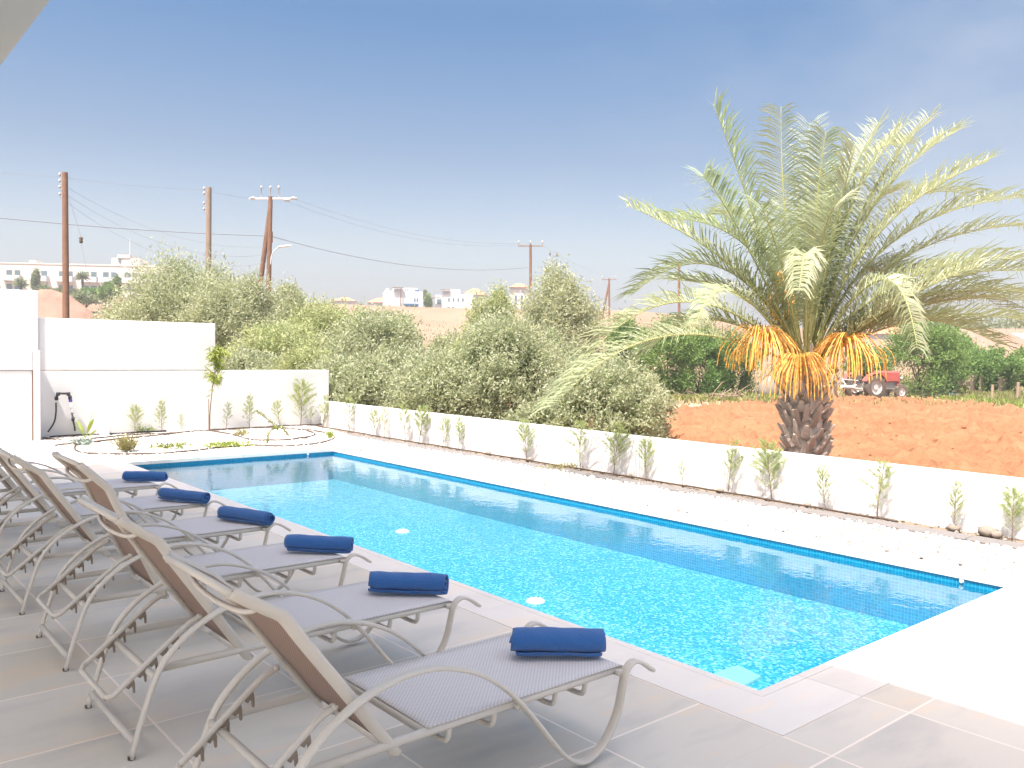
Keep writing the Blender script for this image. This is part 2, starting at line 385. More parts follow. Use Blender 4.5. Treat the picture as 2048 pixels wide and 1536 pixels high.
# faint cirrus wisps
wmp = wt.nodes.new('ShaderNodeMapping'); wmp.inputs['Scale'].default_value = (3.0, 3.0, 7.0); wmp.inputs['Location'].default_value = (.55, .2, .3); wt.links.new(wtc.outputs['Generated'], wmp.inputs[0])
wn = wt.nodes.new('ShaderNodeTexNoise'); wn.inputs['Scale'].default_value = 1.7; wn.inputs['Detail'].default_value = 6; wt.links.new(wmp.outputs[0], wn.inputs['Vector'])
wc = wt.nodes.new('ShaderNodeValToRGB'); wc.color_ramp.elements[0].position = .36; wc.color_ramp.elements[0].color = (0, 0, 0, 1); wc.color_ramp.elements[1].position = .78; wc.color_ramp.elements[1].color = (.55, .55, .55, 1); wt.links.new(wn.outputs[0], wc.inputs[0])
wx = wt.nodes.new('ShaderNodeMapRange'); wx.inputs[1].default_value = .62; wx.inputs[2].default_value = 1.0; wt.links.new(wsep.outputs[0], wx.inputs[0])
wmu = wt.nodes.new('ShaderNodeMath'); wmu.operation = 'MULTIPLY'; wt.links.new(wc.outputs[0], wmu.inputs[0]); wt.links.new(wx.outputs[0], wmu.inputs[1])
wm2 = wt.nodes.new('ShaderNodeMix'); wm2.data_type = 'RGBA'; wt.links.new(wmu.outputs[0], wm2.inputs[0]); wt.links.new(wm.outputs[2], wm2.inputs[6]); wm2.inputs[7].default_value = (1.30, 1.36, 1.46, 1)
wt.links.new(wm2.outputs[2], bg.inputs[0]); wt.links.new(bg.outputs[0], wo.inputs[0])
sl = bpy.data.lights.new('sun', 'SUN'); sl.energy = 2.0; sl.angle = R(.5); sl.color = (1, .955, .89)
so = bpy.data.objects.new('sun', sl); COL.objects.link(so)
so.rotation_euler = Vector(SUN_TO).to_track_quat('Z', 'Y').to_euler(); so.location = (0, 0, 30)
SC.view_settings.view_transform = 'Standard'; SC.view_settings.look = 'None'; SC.view_settings.gamma = 1; SC.view_settings.exposure = 2.3
cy = SC.cycles; cy.max_bounces = 8; cy.diffuse_bounces = 4; cy.glossy_bounces = 4; cy.transparent_max_bounces = 12; cy.transmission_bounces = 4
cy.use_denoising = True; cy.caustics_reflective = False; cy.caustics_refractive = False; cy.sample_clamp_indirect = 6

# ================================================================== SETTING
PW, PL = 3.203, 10.125           # pool width (x) and length (y)
WATER_Z, FLOOR_Z = -.085, -.50

def prism_sheet(name, polys, z0, z1, mat, **k):
    b = MB()
    for (x0, x1, y0, y1) in polys: b.box(x0, x1, y0, y1, z0, z1)
    return b.build(name, mat, **k)

# deck (butted slabs), coping as a nose strip and a wide slab with a 4 mm joint
prism_sheet('pool_deck', [(-4.6, -.3313, -.3313, 10.62), (-4.6, 4.6, -8, -.3317), (-14, -4.604, -8, 10.62)], -.12, 0, M['deck'], kind='structure')  # last slab, out of view, is added to bounce sunlight under the roof
prism_sheet('deck_bed', [(-4.6, -.004, -.33, 10.6), (-4.6, 4.6, -8, -.004), (-14, -4.604, -8, 10.6)], -.30, -.125, M['soil'], kind='structure')
def ring(b, i, o, oy, z0, z1):
    # i inner offset, o outer offset on the deck sides, oy outer offset on the gravel sides
    b.box(-o, -i, -o, PL+oy, z0, z1); b.box(-i, PW+oy, -o, -i, z0, z1)
    b.box(PW+i, PW+oy, -i, PL+oy, z0, z1); b.box(-i, PW+i, PL+i, PL+oy, z0, z1)
b = MB(); ring(b, -.012, .040, .040, -.045, .003); b.build('coping_nose', M['coping'], kind='structure')
b = MB(); ring(b, .0425, .331, .15, -.10, .003); b.build('coping', M['coping'], kind='structure')

# pool shell: inward faces with uv in metres
b = MB()
def quad(b, p, uv): b.add(p, [(0, 1, 2, 3)], [uv])
zt = -.046
for (p0, p1) in (((0, 0), (0, PL)), ((0, PL), (PW, PL)), ((PW, PL), (PW, 0)), ((PW, 0), (0, 0))):
    L = math.hypot(p1[0]-p0[0], p1[1]-p0[1])
    quad(b, [(*p0, FLOOR_Z), (*p0, zt), (*p1, zt), (*p1, FLOOR_Z)], [(0, 0), (0, zt-FLOOR_Z), (L, zt-FLOOR_Z), (L, 0)])
b.build('pool_wall', M['mosaic_wall'], kind='structure')
b = MB(); quad(b, [(0, 0, FLOOR_Z), (PW, 0, FLOOR_Z), (PW, PL, FLOOR_Z), (0, PL, FLOOR_Z)], [(0, 0), (PW, 0), (PW, PL), (0, PL)])
b.build('pool_floor', M['mosaic_floor'], kind='structure')
b = MB(); b.add([(0, 0, WATER_Z), (PW, 0, WATER_Z), (PW, PL, WATER_Z), (0, PL, WATER_Z)], [(0, 1, 2, 3)]); b.build('water', M['water'], kind='structure')
# pale step just under the water in the near corner, floor drains, inlet jets
b = MB(); q = [on_z(px, py, -.485) for px, py in ((1428, 1346), (1474, 1378), (1522, 1352), (1476, 1330))]
c_ = sum(q)/4; b.add([p_ for p_ in q]+[c_+(p_-c_)*1.04-np.array([0, 0, .0135]) for p_ in q], [(0, 1, 2, 3), (0, 4, 5, 1), (1, 5, 6, 2), (2, 6, 7, 3), (3, 7, 4, 0)])
STEP = simple('pale_panel', (.20, .46, .52), .5, .3, .1, 30)
b.build('pool_floor_panel', STEP, label='pale square panel on the pool floor in the near corner', cat='panel')
for (x, y), w in (((1.90, 6.05), 'farther'), ((1.28, 3.03), 'nearer')):
    b = MB(); b.lathe([(.004, .02), (.05, .018), (.075, .012), (.082, .0)], 24); 
    for k in range(8):
        a = k*math.pi/4; b.obox((math.cos(a)*.042, math.sin(a)*.042, .021), (math.cos(a)*.018, math.sin(a)*.018, 0), (-math.sin(a)*.006, math.cos(a)*.006, 0), (0, 0, .003))
    b.build('floor_drain', M['white_plastic'], smooth='auto', loc=(x, y, FLOOR_Z+.001), label='white round drain on the pool floor, the one %s from the sun loungers in front' % w if 0 else 'white round drain on the blue pool floor, the %s of the two from the camera' % w, cat='drain', group='drains on the pool floor')
for loc, ax, w in (((PW-.004, .38, -.065), 'x', 'long side wall below the gravel'), ((2.75, PL-.004, -.065), 'y', 'short far wall of the pool')):
    b = MB(); b.lathe([(.003, -.012), (.012, -.012), (.017, -.004), (.019, .002)], 14, ax); b.build('inlet_jet', M['white_plastic'], smooth='auto', loc=loc, label='small white inlet nozzle in the %s' % w, cat='nozzle')

# gravel beds as displaced sheets
def hgrid(x0, x1, y0, y1, res):
    nx = max(2, int((x1-x0)/res)+1); ny = max(2, int((y1-y0)/res)+1)
    X, Y = np.meshgrid(np.linspace(x0, x1, nx), np.linspace(y0, y1, ny)); return X, Y, nx, ny
def sheet_faces(nx, ny):
    i = np.arange(nx*ny).reshape(ny, nx)
    return np.stack([i[:-1, :-1], i[:-1, 1:], i[1:, 1:], i[1:, :-1]], -1).reshape(-1, 4)
def gravel_h(X, Y): return .018 + .022*(vnoise(X*42, Y*42, 3)-.3) + .018*(vnoise(X*6, Y*6, 5)-.5) + .055*sstep(11.2, 13.3, Y)
parts = []; off = 0; VV = []; FF = []
for (x0, x1, y0, y1) in ((PW+.149, 4.305, -1.2, 10.30), (-.38, 4.45, PL+.149, 13.5), (-1.9, -.30, 10.615, 13.5)):
    X, Y, nx, ny = hgrid(x0, x1, y0, y1, .028)
    ed = np.minimum(X-x0, Y-y0) if y0 > 5 and x0 < 0 and x0 > -1 else (X-x0 if x0 > 0 else Y-y0)
    Z = -.02+(gravel_h(X, Y)+.02)*sstep(0, .06, ed); VV.append(np.stack([X, Y, Z], -1).reshape(-1, 3)); FF.append(sheet_faces(nx, ny)+off); off += nx*ny
link_mesh('gravel', mesh_np('gravel', np.concatenate(VV), np.concatenate(FF), M['gravel'], True), kind='structure')
# loose white pebbles sitting on the bed and spilling onto the kerb
n = 2600
px = np.concatenate([rng.uniform(3.36, 4.36, 1500), rng.normal(4.275, .028, 500), rng.uniform(-.3, 4.3, 600)])
py = np.concatenate([rng.uniform(-.6, 10.2, 1500), rng.uniform(-.6, 12.8, 500), rng.uniform(10.3, 13.3, 600)])
ico = np.array([(0,0,1),(.89,0,.45),(.28,.85,.45),(-.72,.53,.45),(-.72,-.53,.45),(.28,-.85,.45),(.72,.53,-.45),(-.28,.85,-.45),(-.89,0,-.45),(-.28,-.85,-.45),(.72,-.53,-.45),(0,0,-1)])
icf = np.array([(0,1,2),(0,2,3),(0,3,4),(0,4,5),(0,5,1),(1,6,2),(2,7,3),(3,8,4),(4,9,5),(5,10,1),(6,7,2),(7,8,3),(8,9,4),(9,10,5),(10,6,1),(11,7,6),(11,8,7),(11,9,8),(11,10,9),(11,6,10)])
def pebbles(px, py, pz, rad, name, mat, **k):
    n = len(px); V = ico[None]*(rad[:, None, None]*rng.uniform(.65, 1.2, (n, 12, 1)))*np.array([1, 1, .7])
    V = V+np.stack([px, py, pz], -1)[:, None]; Fc = icf[None]+(np.arange(n)*12)[:, None, None]
    return link_mesh(name, mesh_np(name, V.reshape(-1, 3), Fc.reshape(-1, 3), mat, True), **k)
pebbles(px, py, gravel_h(px, py)+.008, rng.uniform(.010, .022, n), 'loose_pebbles', M['pebble'], kind='stuff', label='loose white pebbles lying on the gravel beds', cat='pebbles')

# kerb and planting strip along the low wall
b = MB()
yy = -1.2
while yy < 13.2:
    b.rbox(4.29, 4.50, yy+.003, min(yy+.997, 13.25)-.003, -.15, .045, .008); yy += 1.0
b.build('kerb', M['kerb'], kind='structure')
X, Y, nx, ny = hgrid(4.502, 4.718, -1.2, 13.49, .03); Z = .025+.05*(fbm(X*9, Y*9, 4, 8)-.5)+.01*vnoise(X*40, Y*40, 2)
link_mesh('soil_strip', mesh_np('soil_strip', np.stack([X, Y, Z], -1).reshape(-1, 3), sheet_faces(nx, ny), M['soil'], True), kind='structure')
n = 420; sy = rng.uniform(-1, 13.3, n); sx = rng.uniform(4.51, 4.70, n)
pebbles(sx, sy, np.full(n, .035), rng.uniform(.008, .026, n), 'soil_clods', M['stone'], kind='stuff', label='small pale clods and stones along the planting strip', cat='stones')
stones = [(4.60, 1.02, .055), (4.62, .74, .07), (4.60, .66, .05), (4.60, .33, .04), (4.62, .17, .05), (4.60, 7.85, .05), (4.6, 6.9, .05), (4.62, 5.0, .04), (4.6, 3.6, .045), (4.6, 2.5, .04)]
nm = ['beside the two slender conifers at the right', 'right of the smallest gap between conifers', 'leaning on its bigger neighbour stone', 'half buried near the rightmost conifers', 'at the foot of the rightmost conifer', 'squarish, on the soil strip mid wall', 'flat, beside the hose mid wall', 'behind the hose left of the palm', 'behind the hose in front of the palm', 'small, in front of the palm trunk']
for (x, y, r), w in zip(stones, nm):
    V = ico*r*rng.uniform(.75, 1.15, (12, 1))*np.array([1.1, 1.3, .8])
    o = link_mesh('stone', mesh_np('stone', V, icf, M['stone'], False), label='pale stone by the low white wall, '+w, cat='stone', group='stones along the low wall'); o.location = (x, y, .045+r*.35)

# ---- garden walls
def wall(name, boxes, label, cat='wall', bev=.012):
    b = MB()
    for bx in boxes: b.rbox(*bx, bev)
    return b.build(name, M['render_white'], label=label, cat=cat)
wall('low_wall', [(4.72, 4.92, -6, 13.498, -1.0, .55)], 'long low white rendered wall behind the row of young conifers')
bw = wall('back_wall', [(-.45, 4.92, 13.5, 13.75, -1.0, 1.18)], 'white rendered wall at the far end of the gravel bed, stepping up at its left')
b = MB(); b.rbox(-.392, 2.56, 13.503, 13.747, 1.194, 2.055, .012); b.build('raised_section', M['render_white'], bw)
wall('side_wall', [(-6, -.395, 13.46, 13.80, -1, 2.49)], 'tallest white wall block at the left edge behind the cabinet')
ct = empty('utility_cabinet', (-.46, 13.02, 0), label='white utility cabinet with a framed door at the left end of the garden', cat='cabinet')
b = MB(); b.rbox(-1.9, 0, .03, .44, -.05, 1.515, .012); b.build('body', M['render_white'], ct)
b = MB(); b.rbox(-.105, 0, -.004, .028, -.05, 1.512, .006); b.rbox(-1.9, -.108, -.004, .028, 1.205, 1.512, .006); b.build('door_frame', M['render_white'], ct)
b = MB(); b.rbox(-1.88, -.118, .008, .0275, .02, 1.195, .004); b.build('door', simple('cabinet_door', (.74, .73, .72), .6, .3, .02, 2), ct)
b = MB(); b.tube([(-.112, .0, .0), (-.112, .0, 1.2)], .006, 6); b.build('hinge_post', M['rust'], ct)

# ---- house: its upper overhang shades the terrace; unseen wall and columns shaped to let fill light in
hs = empty('white_house', (-4.6, 0, 0), label='white house whose flat overhanging roof corner shows at the upper left', cat='house')
b = MB(); b.box(-2.2, .2, 5.6, 9.0, -.1, 4.797); b.build('wall', M['render_white'], hs)
for cx, cy_ in ((-1.8, -4.6), (2.6, -4.6), (-1.8, 1.2)): b = MB(); b.rbox(cx-.16, cx+.16, cy_-.16, cy_+.16, -.1, 4.797, .01); b.build('column', M['render_white'], hs)
b = MB(); b.rbox(-2.3, 2.965, -4.9, 9.25, 4.8, 5.15, .006); b.build('roof', M['soffit'], hs)
# ================================================================== LOUNGERS
LW = .66
def lounger():
    root = empty('sun_lounger', (-2.5, 0, 0), cat='sun lounger', group='sun loungers in a row beside the pool')
    ctrl = [(0, 0, .004), (.045, 0, .16), (.105, 0, .325), (.19, 0, .425), (.29, 0, .492), (.39, 0, .532), (.52, 0, .554), (.65, 0, .542), (.80, 0, .484), (.93, 0, .392), (1.04, 0, .276), (1.14, 0, .157), (1.225, 0, .066), (1.31, 0, .022), (1.385, 0, .036), (1.45, 0, .085), (1.505, 0, .17), (1.53, 0, .26), (1.548, 0, .322), (1.59, 0, .352), (1.645, 0, .336), (1.71, 0, .292)]
    for y in (.022, LW-.022):
        b = MB(); b.ribbon([p+np.array([0, y, 0]) for p in crom(ctrl, 5)], .040, .017); b.build('arm_frame', M['frame'], root, True)
        b = MB(); b.lathe([(.0, 0), (.014, 0), (.015, .012), (.0, .012)], 10, 'z', (.001, y, -.001)); b.build('rubber_foot', M['rubber'], root)
    yi0, yi1 = .062, LW-.062
    b = MB()
    for y in (yi0, yi1):
        b.tube([(.118, y, .318), (.6, y, .322), (1.2, y, .322), (1.545, y, .322)], .0155, 10)
        s = -1 if y < .3 else 1
        for x in (1.0, 1.535): b.obox((x, y+s*.02, .318), (.02, 0, 0), (0, .016, 0), (0, 0, .010))
    b.tube([(1.548, yi0-.01, .322), (1.548, yi1+.01, .322)], .0155, 10)
    b.tube([(.603, yi0, .322), (.603, yi1, .322)], .0145, 10)
    b.tube([(.093, .03, .298), (.093, LW-.03, .298)], .0145, 10)
    b.tube([(.012, .03, .062), (.012, LW-.03, .062)], .0145, 10)
    b.build('seat_frame', M['frame'], root, True)
    for x in (.70, .90, 1.20, 1.36):
        b = MB(); b.tube(crom([(x, yi0, .312), (x, yi0+.008, .272), (x, yi0+.035, .257), (x, .2, .255), (x, LW-.2, .255), (x, yi1-.035, .257), (x, yi1-.008, .272), (x, yi1, .312)], 4), .0105, 8); b.build('cross_brace', M['frame'], root, True)
    # sling seat: slightly sagging sheet wrapped over the rails
    def slingsheet(name, path, y0, y1, sag, mat, parent, th=.004):
        P = [np.array(p, float) for p in path]; ny = 11; b = MB(); V = []; UV = []; s = 0
        for i, p in enumerate(P):
            if i: s += np.linalg.norm(p-P[i-1])
            d = P[min(i+1, len(P)-1)]-P[max(i-1, 0)]; d /= np.linalg.norm(d); N = np.array([-d[2], 0, d[0]])
            for j in range(ny):
                v = j/(ny-1); V.append(p+np.array([0, y0+(y1-y0)*v, 0])-N*sag*math.sin(math.pi*v)*math.sin(math.pi*min(1, max(0, i/(len(P)-1))))**.5); UV.append((s, (y1-y0)*v))
        f = [(i*ny+j, (i+1)*ny+j, (i+1)*ny+j+1, i*ny+j+1) for i in range(len(P)-1) for j in range(ny-1)]
        b.add(V, f, [[UV[k] for k in q] for q in f]); o = b.build(name, mat, parent, True)
        md = o.modifiers.new('thickness', 'SOLIDIFY'); md.thickness = th; md.offset = 0; return o
    seat = [(.602, 0, .340)]+[(.64+(1.50-.64)*i/8, 0, .341) for i in range(9)]+[(1.545, 0, .340), (1.563, 0, .331)]
    slingsheet('seat_sling', seat, yi0-.014, yi1+.014, .010, M['sling'], root)
    # backrest: flat tube frame with rounded lower corners and a head section folded back
    up = np.array([.085-.475, 0, .800-.300]); ul = np.linalg.norm(up); up /= ul
    nb = np.array([up[2], 0, -up[0]])                   # towards the sitter
    p0 = np.array([.482, 0, .292]); p1 = np.array([.082, 0, .806]); p2 = np.array([-.078, 0, .904])
    b = MB()
    for y in (.066, LW-.066):
        s = 1 if y < .3 else -1
        path = [p0+np.array([.03, s*.10, -.022]), p0+np.array([.022, s*.04, -.02]), p0+np.array([0, s*.008, 0])]+[p0+(p1-p0)*k for k in (.1, .3, .6, .85)]+[p1+np.array([.012, 0, -.012]), p1+np.array([-.012, 0, .009])]+[p1+(p2-p1)*k for k in (.3, .7, .98)]
        path = [np.array([q[0], (y if i > 2 else y+[s*.085, s*.03, s*.006][i]), q[2]]) for i, q in enumerate(path)]
        b.tube(crom(path, 4), .0225, 10, flat=.68)
    b.tube([p0+np.array([.03, .17, -.022]), p0+np.array([.03, LW-.17, -.022])], .0165, 10)
    b.tube([p2+np.array([0, .06, -.003]), p2+np.array([0, LW-.06, -.003])], .012, 10)
    b.build('backrest_frame', M['frame'], root, True)
    path = [p0+(p1-p0)*k for k in np.linspace(.0, .98, 9)]+[p1+(p2-p1)*k for k in np.linspace(.08, 1, 5)]
    path = [q+nb*.006 for q in path]
    slingsheet('backrest_sling', path, .056, LW-.056, -.008, M['sling_back_shaded'], root)
    # curved handle bar behind the head section
    hb = [p1+(p2-p1)*.45+np.array([0, y, 0])+np.array([-.55, 0, -.85])*d for y, d in ((.07, .0), (.09, .022), (.17, .04), (LW/2, .048), (LW-.17, .04), (LW-.09, .022), (LW-.07, .0))]
    b = MB(); b.tube(crom(hb, 4), .0095, 8); b.build('handle_bar', M['frame'], root, True)
    # prop bracket with two toothed racks
    ya, yb = .118, LW-.118
    leg = [(.285, .466), (.235, .442), (.17, .392), (.07, .312), (-.03, .232), (-.05, .217)]
    pth = [(x, ya, z) for x, z in leg]+[(-.066, ya+.03, .205), (-.068, ya+.06, .204), (-.068, yb-.06, .204), (-.066, yb-.03, .205)]+[(x, yb, z) for x, z in reversed(leg)]
    b = MB(); b.tube(crom(pth, 4), .0115, 8)
    for y in (ya, yb): b.lathe([(.0, -.013), (.010, -.013), (.0115, 0), (.010, .013), (0, .013)], 12, 'y', (.287, y, .468))
    o = b.build('prop_bracket', M['frame'], root, True)
    for y in (ya, yb):
        b = MB(); d = np.array([.235-.0, 0, .442-.256]); L = np.linalg.norm(d); d /= L; nn = np.array([.15, 0, -.99])
        base = np.array([-.018, y, .242])
        for k in range(5):
            q = base+d*(.02+.056*k)
            # hooked tooth: stem leaning, then a lip
            prof = [(.0, -.006), (.034, -.006), (.036, .030), (.031, .060), (.024, .060), (.025, .036), (.018, .026), (.006, .028), (-.004, .014)]
            V = [q+d*a+nn*c+np.array([0, s, 0]) for s in (-.007, .007) for a, c in prof]; n = len(prof)
            b.add(V, [tuple(range(n)), tuple(range(2*n-1, n-1, -1))]+[(i, i+n, (i+1) % n+n, (i+1) % n) for i in range(n)])
        b.build('tooth_rack', M['plastic_grey'], o)
    return root
L0 = lounger()
lab = ['taupe sling sun lounger nearest the camera, cut off by the lower picture edge', 'taupe sling sun lounger directly behind the nearest one', 'taupe sling sun lounger third from the camera, under the towel with its rolled end toward the viewer' if 0 else 'taupe sling sun lounger third from the camera beside the pool', 'taupe sling sun lounger with two more loungers beyond it and three nearer' , 'taupe sling sun lounger second from the far end of the row', 'taupe sling sun lounger farthest from the camera, at the far end of the row']
LY = [-.02, 1.115, 2.265, 3.39, 4.54, 5.68]; LX = [-2.5, -2.52, -2.495, -2.48, -2.49, -2.5]
for i in range(6):
    o = L0 if i == 0 else copy_tree(L0)
    o.location = (LX[i], LY[i], 0); o.rotation_euler = (0, 0, R([0, .3, -.4, .2, -.3, .3][i])); o['label'] = lab[i]
    # each backrest is set to its own notch
    th = R([.7, 3.5, 12.8, 3.5, 3.2, 3.8][i]); pv = Vector((.48, 0, .295)); Rm = Matrix.Rotation(th, 4, 'Y')
    for ch in o.children:
        nm = ch.name.split('.')[0]
        if nm in ('backrest_frame', 'backrest_sling', 'handle_bar'): ch.matrix_basis = Matrix.Translation(pv) @ Rm @ Matrix.Translation(-pv)
        elif nm == 'prop_bracket': ch.location = pv + Rm.to_3x3() @ (Vector((.285, 0, .466))-pv) - Vector((.285, 0, .466))

# rolled towels: a real spiral of cloth swept along its axis
def towel(length, r, seed, turns=3.1):
    g = np.random.default_rng(seed); th = .0105; b = MB(); NA = 64; NS = 22
    amax = turns*2*math.pi; a = np.linspace(0.6, amax, NA); ro = .012+(r-.012)*(a/amax); V = []
    ph = g.uniform(0, 6, 6)
    for s in range(NS+1):
        t = s/NS; x = (t-.5)*length
        for side in (0, 1):
            for k in range(NA):
                turn = a[k]/amax
                xo = x+(.010*math.sin(a[k]*.5+ph[0])*(1 if t > .5 else -1)+ .020*(turn-.7)*math.sin(ph[1]))*abs(2*t-1)**6
                rad = ro[k]-side*th*(.75 if k > 2 else .4)+ .0016*math.sin(7*t+ph[2]+a[k]*.7)+.0012*math.sin(19*t+ph[3]+3*a[k])
                rad *= 1-.06*abs(2*t-1)**10
                y = rad*math.cos(-a[k]+ph[4]*0-1.9); z = rad*math.sin(-a[k]-1.9)
                z = max(z*.94, -r*.86)
                V.append((xo, y, z))
    f = []
    for s in range(NS):
        for k in range(NA-1):
            A = s*2*NA; B = (s+1)*2*NA
            f.append((A+k, A+k+1, B+k+1, B+k)); f.append((A+NA+k+1, A+NA+k, B+NA+k, B+NA+k+1))
        f.append((A+NA-1, A+2*NA-1, B+2*NA-1, B+NA-1))
    for s in (0, NS):
        A = s*2*NA
        for k in range(NA-1):
            q = (A+k, A+NA+k, A+NA+k+1, A+k+1); f.append(q if s == 0 else q[::-1])
    b.add(V, f); return b, r*.86
tw = [((1026, 1312), (1207, 1314), .068, 'rolled blue towel on the nearest sun lounger, its loose end lifting at both ends'),
      ((738, 1184), (888, 1190), .064, 'rolled blue towel on the sun lounger directly behind the nearest one'),
      ((572, 1101), (699, 1107), .061, 'plump rolled blue towel, third from the camera'),
      ((436, 1036), (534, 1051), .058, 'rolled blue towel showing its coiled end, fourth from the camera'),
      ((318, 997), (406, 1007), .056, 'rolled blue towel with creased end, second from the farthest one'),
      ((246, 961), (328, 963), .056, 'rolled blue towel on the farthest sun lounger')]
for i, (pl, pr, r, lb) in enumerate(tw):
    zb = .352; A = on_z(*pl, zb); B = on_z(*pr, zb); d = B-A; Lg = np.hypot(d[0], d[1])
    nrm = np.array([-d[1], d[0], 0])/Lg                     # away from the camera
    tb, rr = towel(Lg, r, 30+i)
    o = tb.build('rolled_towel', M['terry'], None, True, label=lb, cat='towel', group='rolled blue towels on the loungers')
    c = (A+B)/2+nrm*r*.55; o.location = (c[0], c[1], zb+rr-.006); o.rotation_euler = (0, 0, math.atan2(d[1], d[0]))
# ================================================================== PLANTS
def leaves_np(C, D, L, Wd, N=None):
    """diamond leaves: base C, direction D, length L, width Wd -> verts, quads"""
    n = len(C)
    if N is None: N = rng.normal(size=(n, 3))
    S = np.cross(D, N); S /= (np.linalg.norm(S, axis=1, keepdims=True)+1e-9)
    L = np.broadcast_to(L, (n,))[:, None]; Wd = np.broadcast_to(Wd, (n,))[:, None]
    V = np.stack([C, C+D*L*.45+S*Wd*.5, C+D*L, C+D*L*.45-S*Wd*.5], 1)
    return V.reshape(-1, 3), np.arange(4*n).reshape(n, 4)
def unit(v): return v/(np.linalg.norm(v, axis=-1, keepdims=True)+1e-9)

# ---- young conifers
def conifer(seed, dense=1.0, wide=.20):
    g = np.random.default_rng(seed); st = MB(); C = []; D = []
    lean = g.normal(0, .035, 2)
    def trunk(t): return np.array([lean[0]*t*t+.012*math.sin(5*t+seed), lean[1]*t*t+.012*math.cos(4*t+seed), t])
    st.tube([trunk(t) for t in np.linspace(0, .95, 9)], list(np.linspace(.0085, .002, 9)), 5)
    nb = int(34*dense)
    for k in range(nb):
        t = .16+.80*((k+g.uniform())/nb); a = k*2.4+g.uniform(-.5, .5)
        env = wide*min(1, (t-.05)/.3)**.7*(1.08-t)**.55*1.5*g.uniform(.55, 1.15)
        if t < .38 and g.uniform() < .35: env *= .5
        rise = g.uniform(.7, 1.3); p0 = trunk(t*.92); d = np.array([math.cos(a), math.sin(a), rise]); d /= np.linalg.norm(d); end = p0+d*env
        st.tube([p0, (p0+end)/2+np.array([0, 0, -.008]), end], [.0028, .002, .001], 3, False)
        sparse = .35 if t < .4 else 1
        for q in range(int(30*sparse*env/.15)+3):
            u = g.uniform(.25, 1); c = p0+(end-p0)*u; dd = d+g.normal(0, .55, 3); dd /= np.linalg.norm(dd)
            for j in range(4):
                C.append(c+dd*.012*j); D.append(unit(dd+g.normal(0, .45, 3)))
    for q in range(int(60*dense)):
        t = g.uniform(.82, 1.0); C.append(trunk(t)+g.normal(0, .008, 3)); D.append(unit(np.array([g.normal(0, .5), g.normal(0, .5), 1])))
    C = np.array(C); D = np.array(D); n = len(C)
    V, Fq = leaves_np(C, D, g.uniform(.022, .042, n), g.uniform(.0035, .007, n))
    return st, V, Fq
CON = []
for s, (dn, wd) in enumerate(((.85, .19), (.65, .24), (1.1, .29), (.55, .18), (.85, .26))):
    st, V, Fq = conifer(50+s, dn, wd)
    sto = st.build('stem', M['twig'], None, True); me = mesh_np('foliage', V, Fq, M['shrub'])
    CON.append((sto.data, me)); bpy.data.objects.remove(sto)
def place_conifer(x, y, z, h, v, rz, label, group):
    e = empty('young_conifer', (x, y, z), rz, label=label, cat='young conifer', group=group); q = math.sin(rz*37.0); e.scale = (h*(1+.22*q), h*(1-.18*q), h); e.rotation_euler = (.10*math.sin(rz*11), .10*math.cos(rz*7), rz)
    for nm, me in zip(('stem', 'foliage'), CON[v]): link_mesh(nm, me, e)
ords = ['first', 'second', 'third', 'fourth', 'fifth', 'sixth', 'seventh', 'eighth', 'ninth', 'tenth']
rw = [(646, 788, 0), (700, 790, 1), (748, 815, 4), (771, 808, 3), (812, 800, 1), (840, 808, 2), (887, 830, 4), (919, 828, 0), (1056, 836, 2), (1165, 833, 1), (1230, 843, 2), (1297, 870, 4), (1369, 915, 3), (1460, 870, 0), (1549, 876, 2), (1658, 928, 4), (1764, 912, 1), (1915, 955, 0), (2034, 973, 2)]
look = ['with a yellow tip poking over the corner wall end', 'with two thin stems', 'broad and low', 'thin with a lime tip above the wall', 'slim, of the close pair in mid wall', 'taller and lime tipped, of the close pair', 'bushy and below the wall top', 'slender and below the wall top', 'broad, standing alone before the big olive', 'thin and airy with its tip above the wall', 'tall and full with a lime head above the wall', 'leaning slightly before the last olive', 'smallest, with a bare lower stem', 'upright, left of the palm trunk', 'widest, right in front of the palm trunk', 'low and forked, right of the palm trunk', 'with a bright tuft on a bare stem', 'slanting, near the right edge', 'cut by the right edge of the picture']
g_w = 1.0
for i, ((bx, ty, v), lk) in enumerate(zip(rw, look)):
    # stand in the strip, x = 4.6
    d = AF+AR*((bx-1024)/F_PX); 
    k = (4.60-CAM[0])/d[0]
    for _ in range(3):
        P = CAM+d*k
    y = P[1]; depth = np.dot(np.array([4.60, y, .03])-CAM, AF)
    ztop = at(bx, ty, depth)[2]; h = ztop-.03
    place_conifer(4.60, y, .03, h, v, i*1.7, 'young conifer by the low wall, '+lk, 'young conifers along the low wall')
bwp = [(268, 808, 2, .62), (325, 795, 0, .5), (365, 825, 3, .5), (452, 800, 3, .6), (500, 785, 0, .6), (560, 797, 1, .6), (600, 757, 2, .7), (622, 812, 3, .5)]
lk2 = ['rounded and nearest the cabinet', 'slim and slanting, right of the rounded one', 'smallest and sparse', 'little and round-headed, right of the staked sapling', 'narrow and upright', 'sparse, left of the tallest one', 'tallest of the far wall row', 'low, in the corner where the two walls meet']
for i, ((bx, ty, v, w), lk) in enumerate(zip(bwp, lk2)):
    d = AF+AR*((bx-1024)/F_PX); P = CAM+d*((13.33-CAM[1])/d[1]); depth = np.dot(np.array([P[0], 13.33, .06])-CAM, AF)
    h = at(bx, ty, depth)[2]-.06
    place_conifer(P[0], 13.33, .055, h, v, i*2.1, 'young conifer by the far white wall, '+lk, 'young conifers along the far wall')

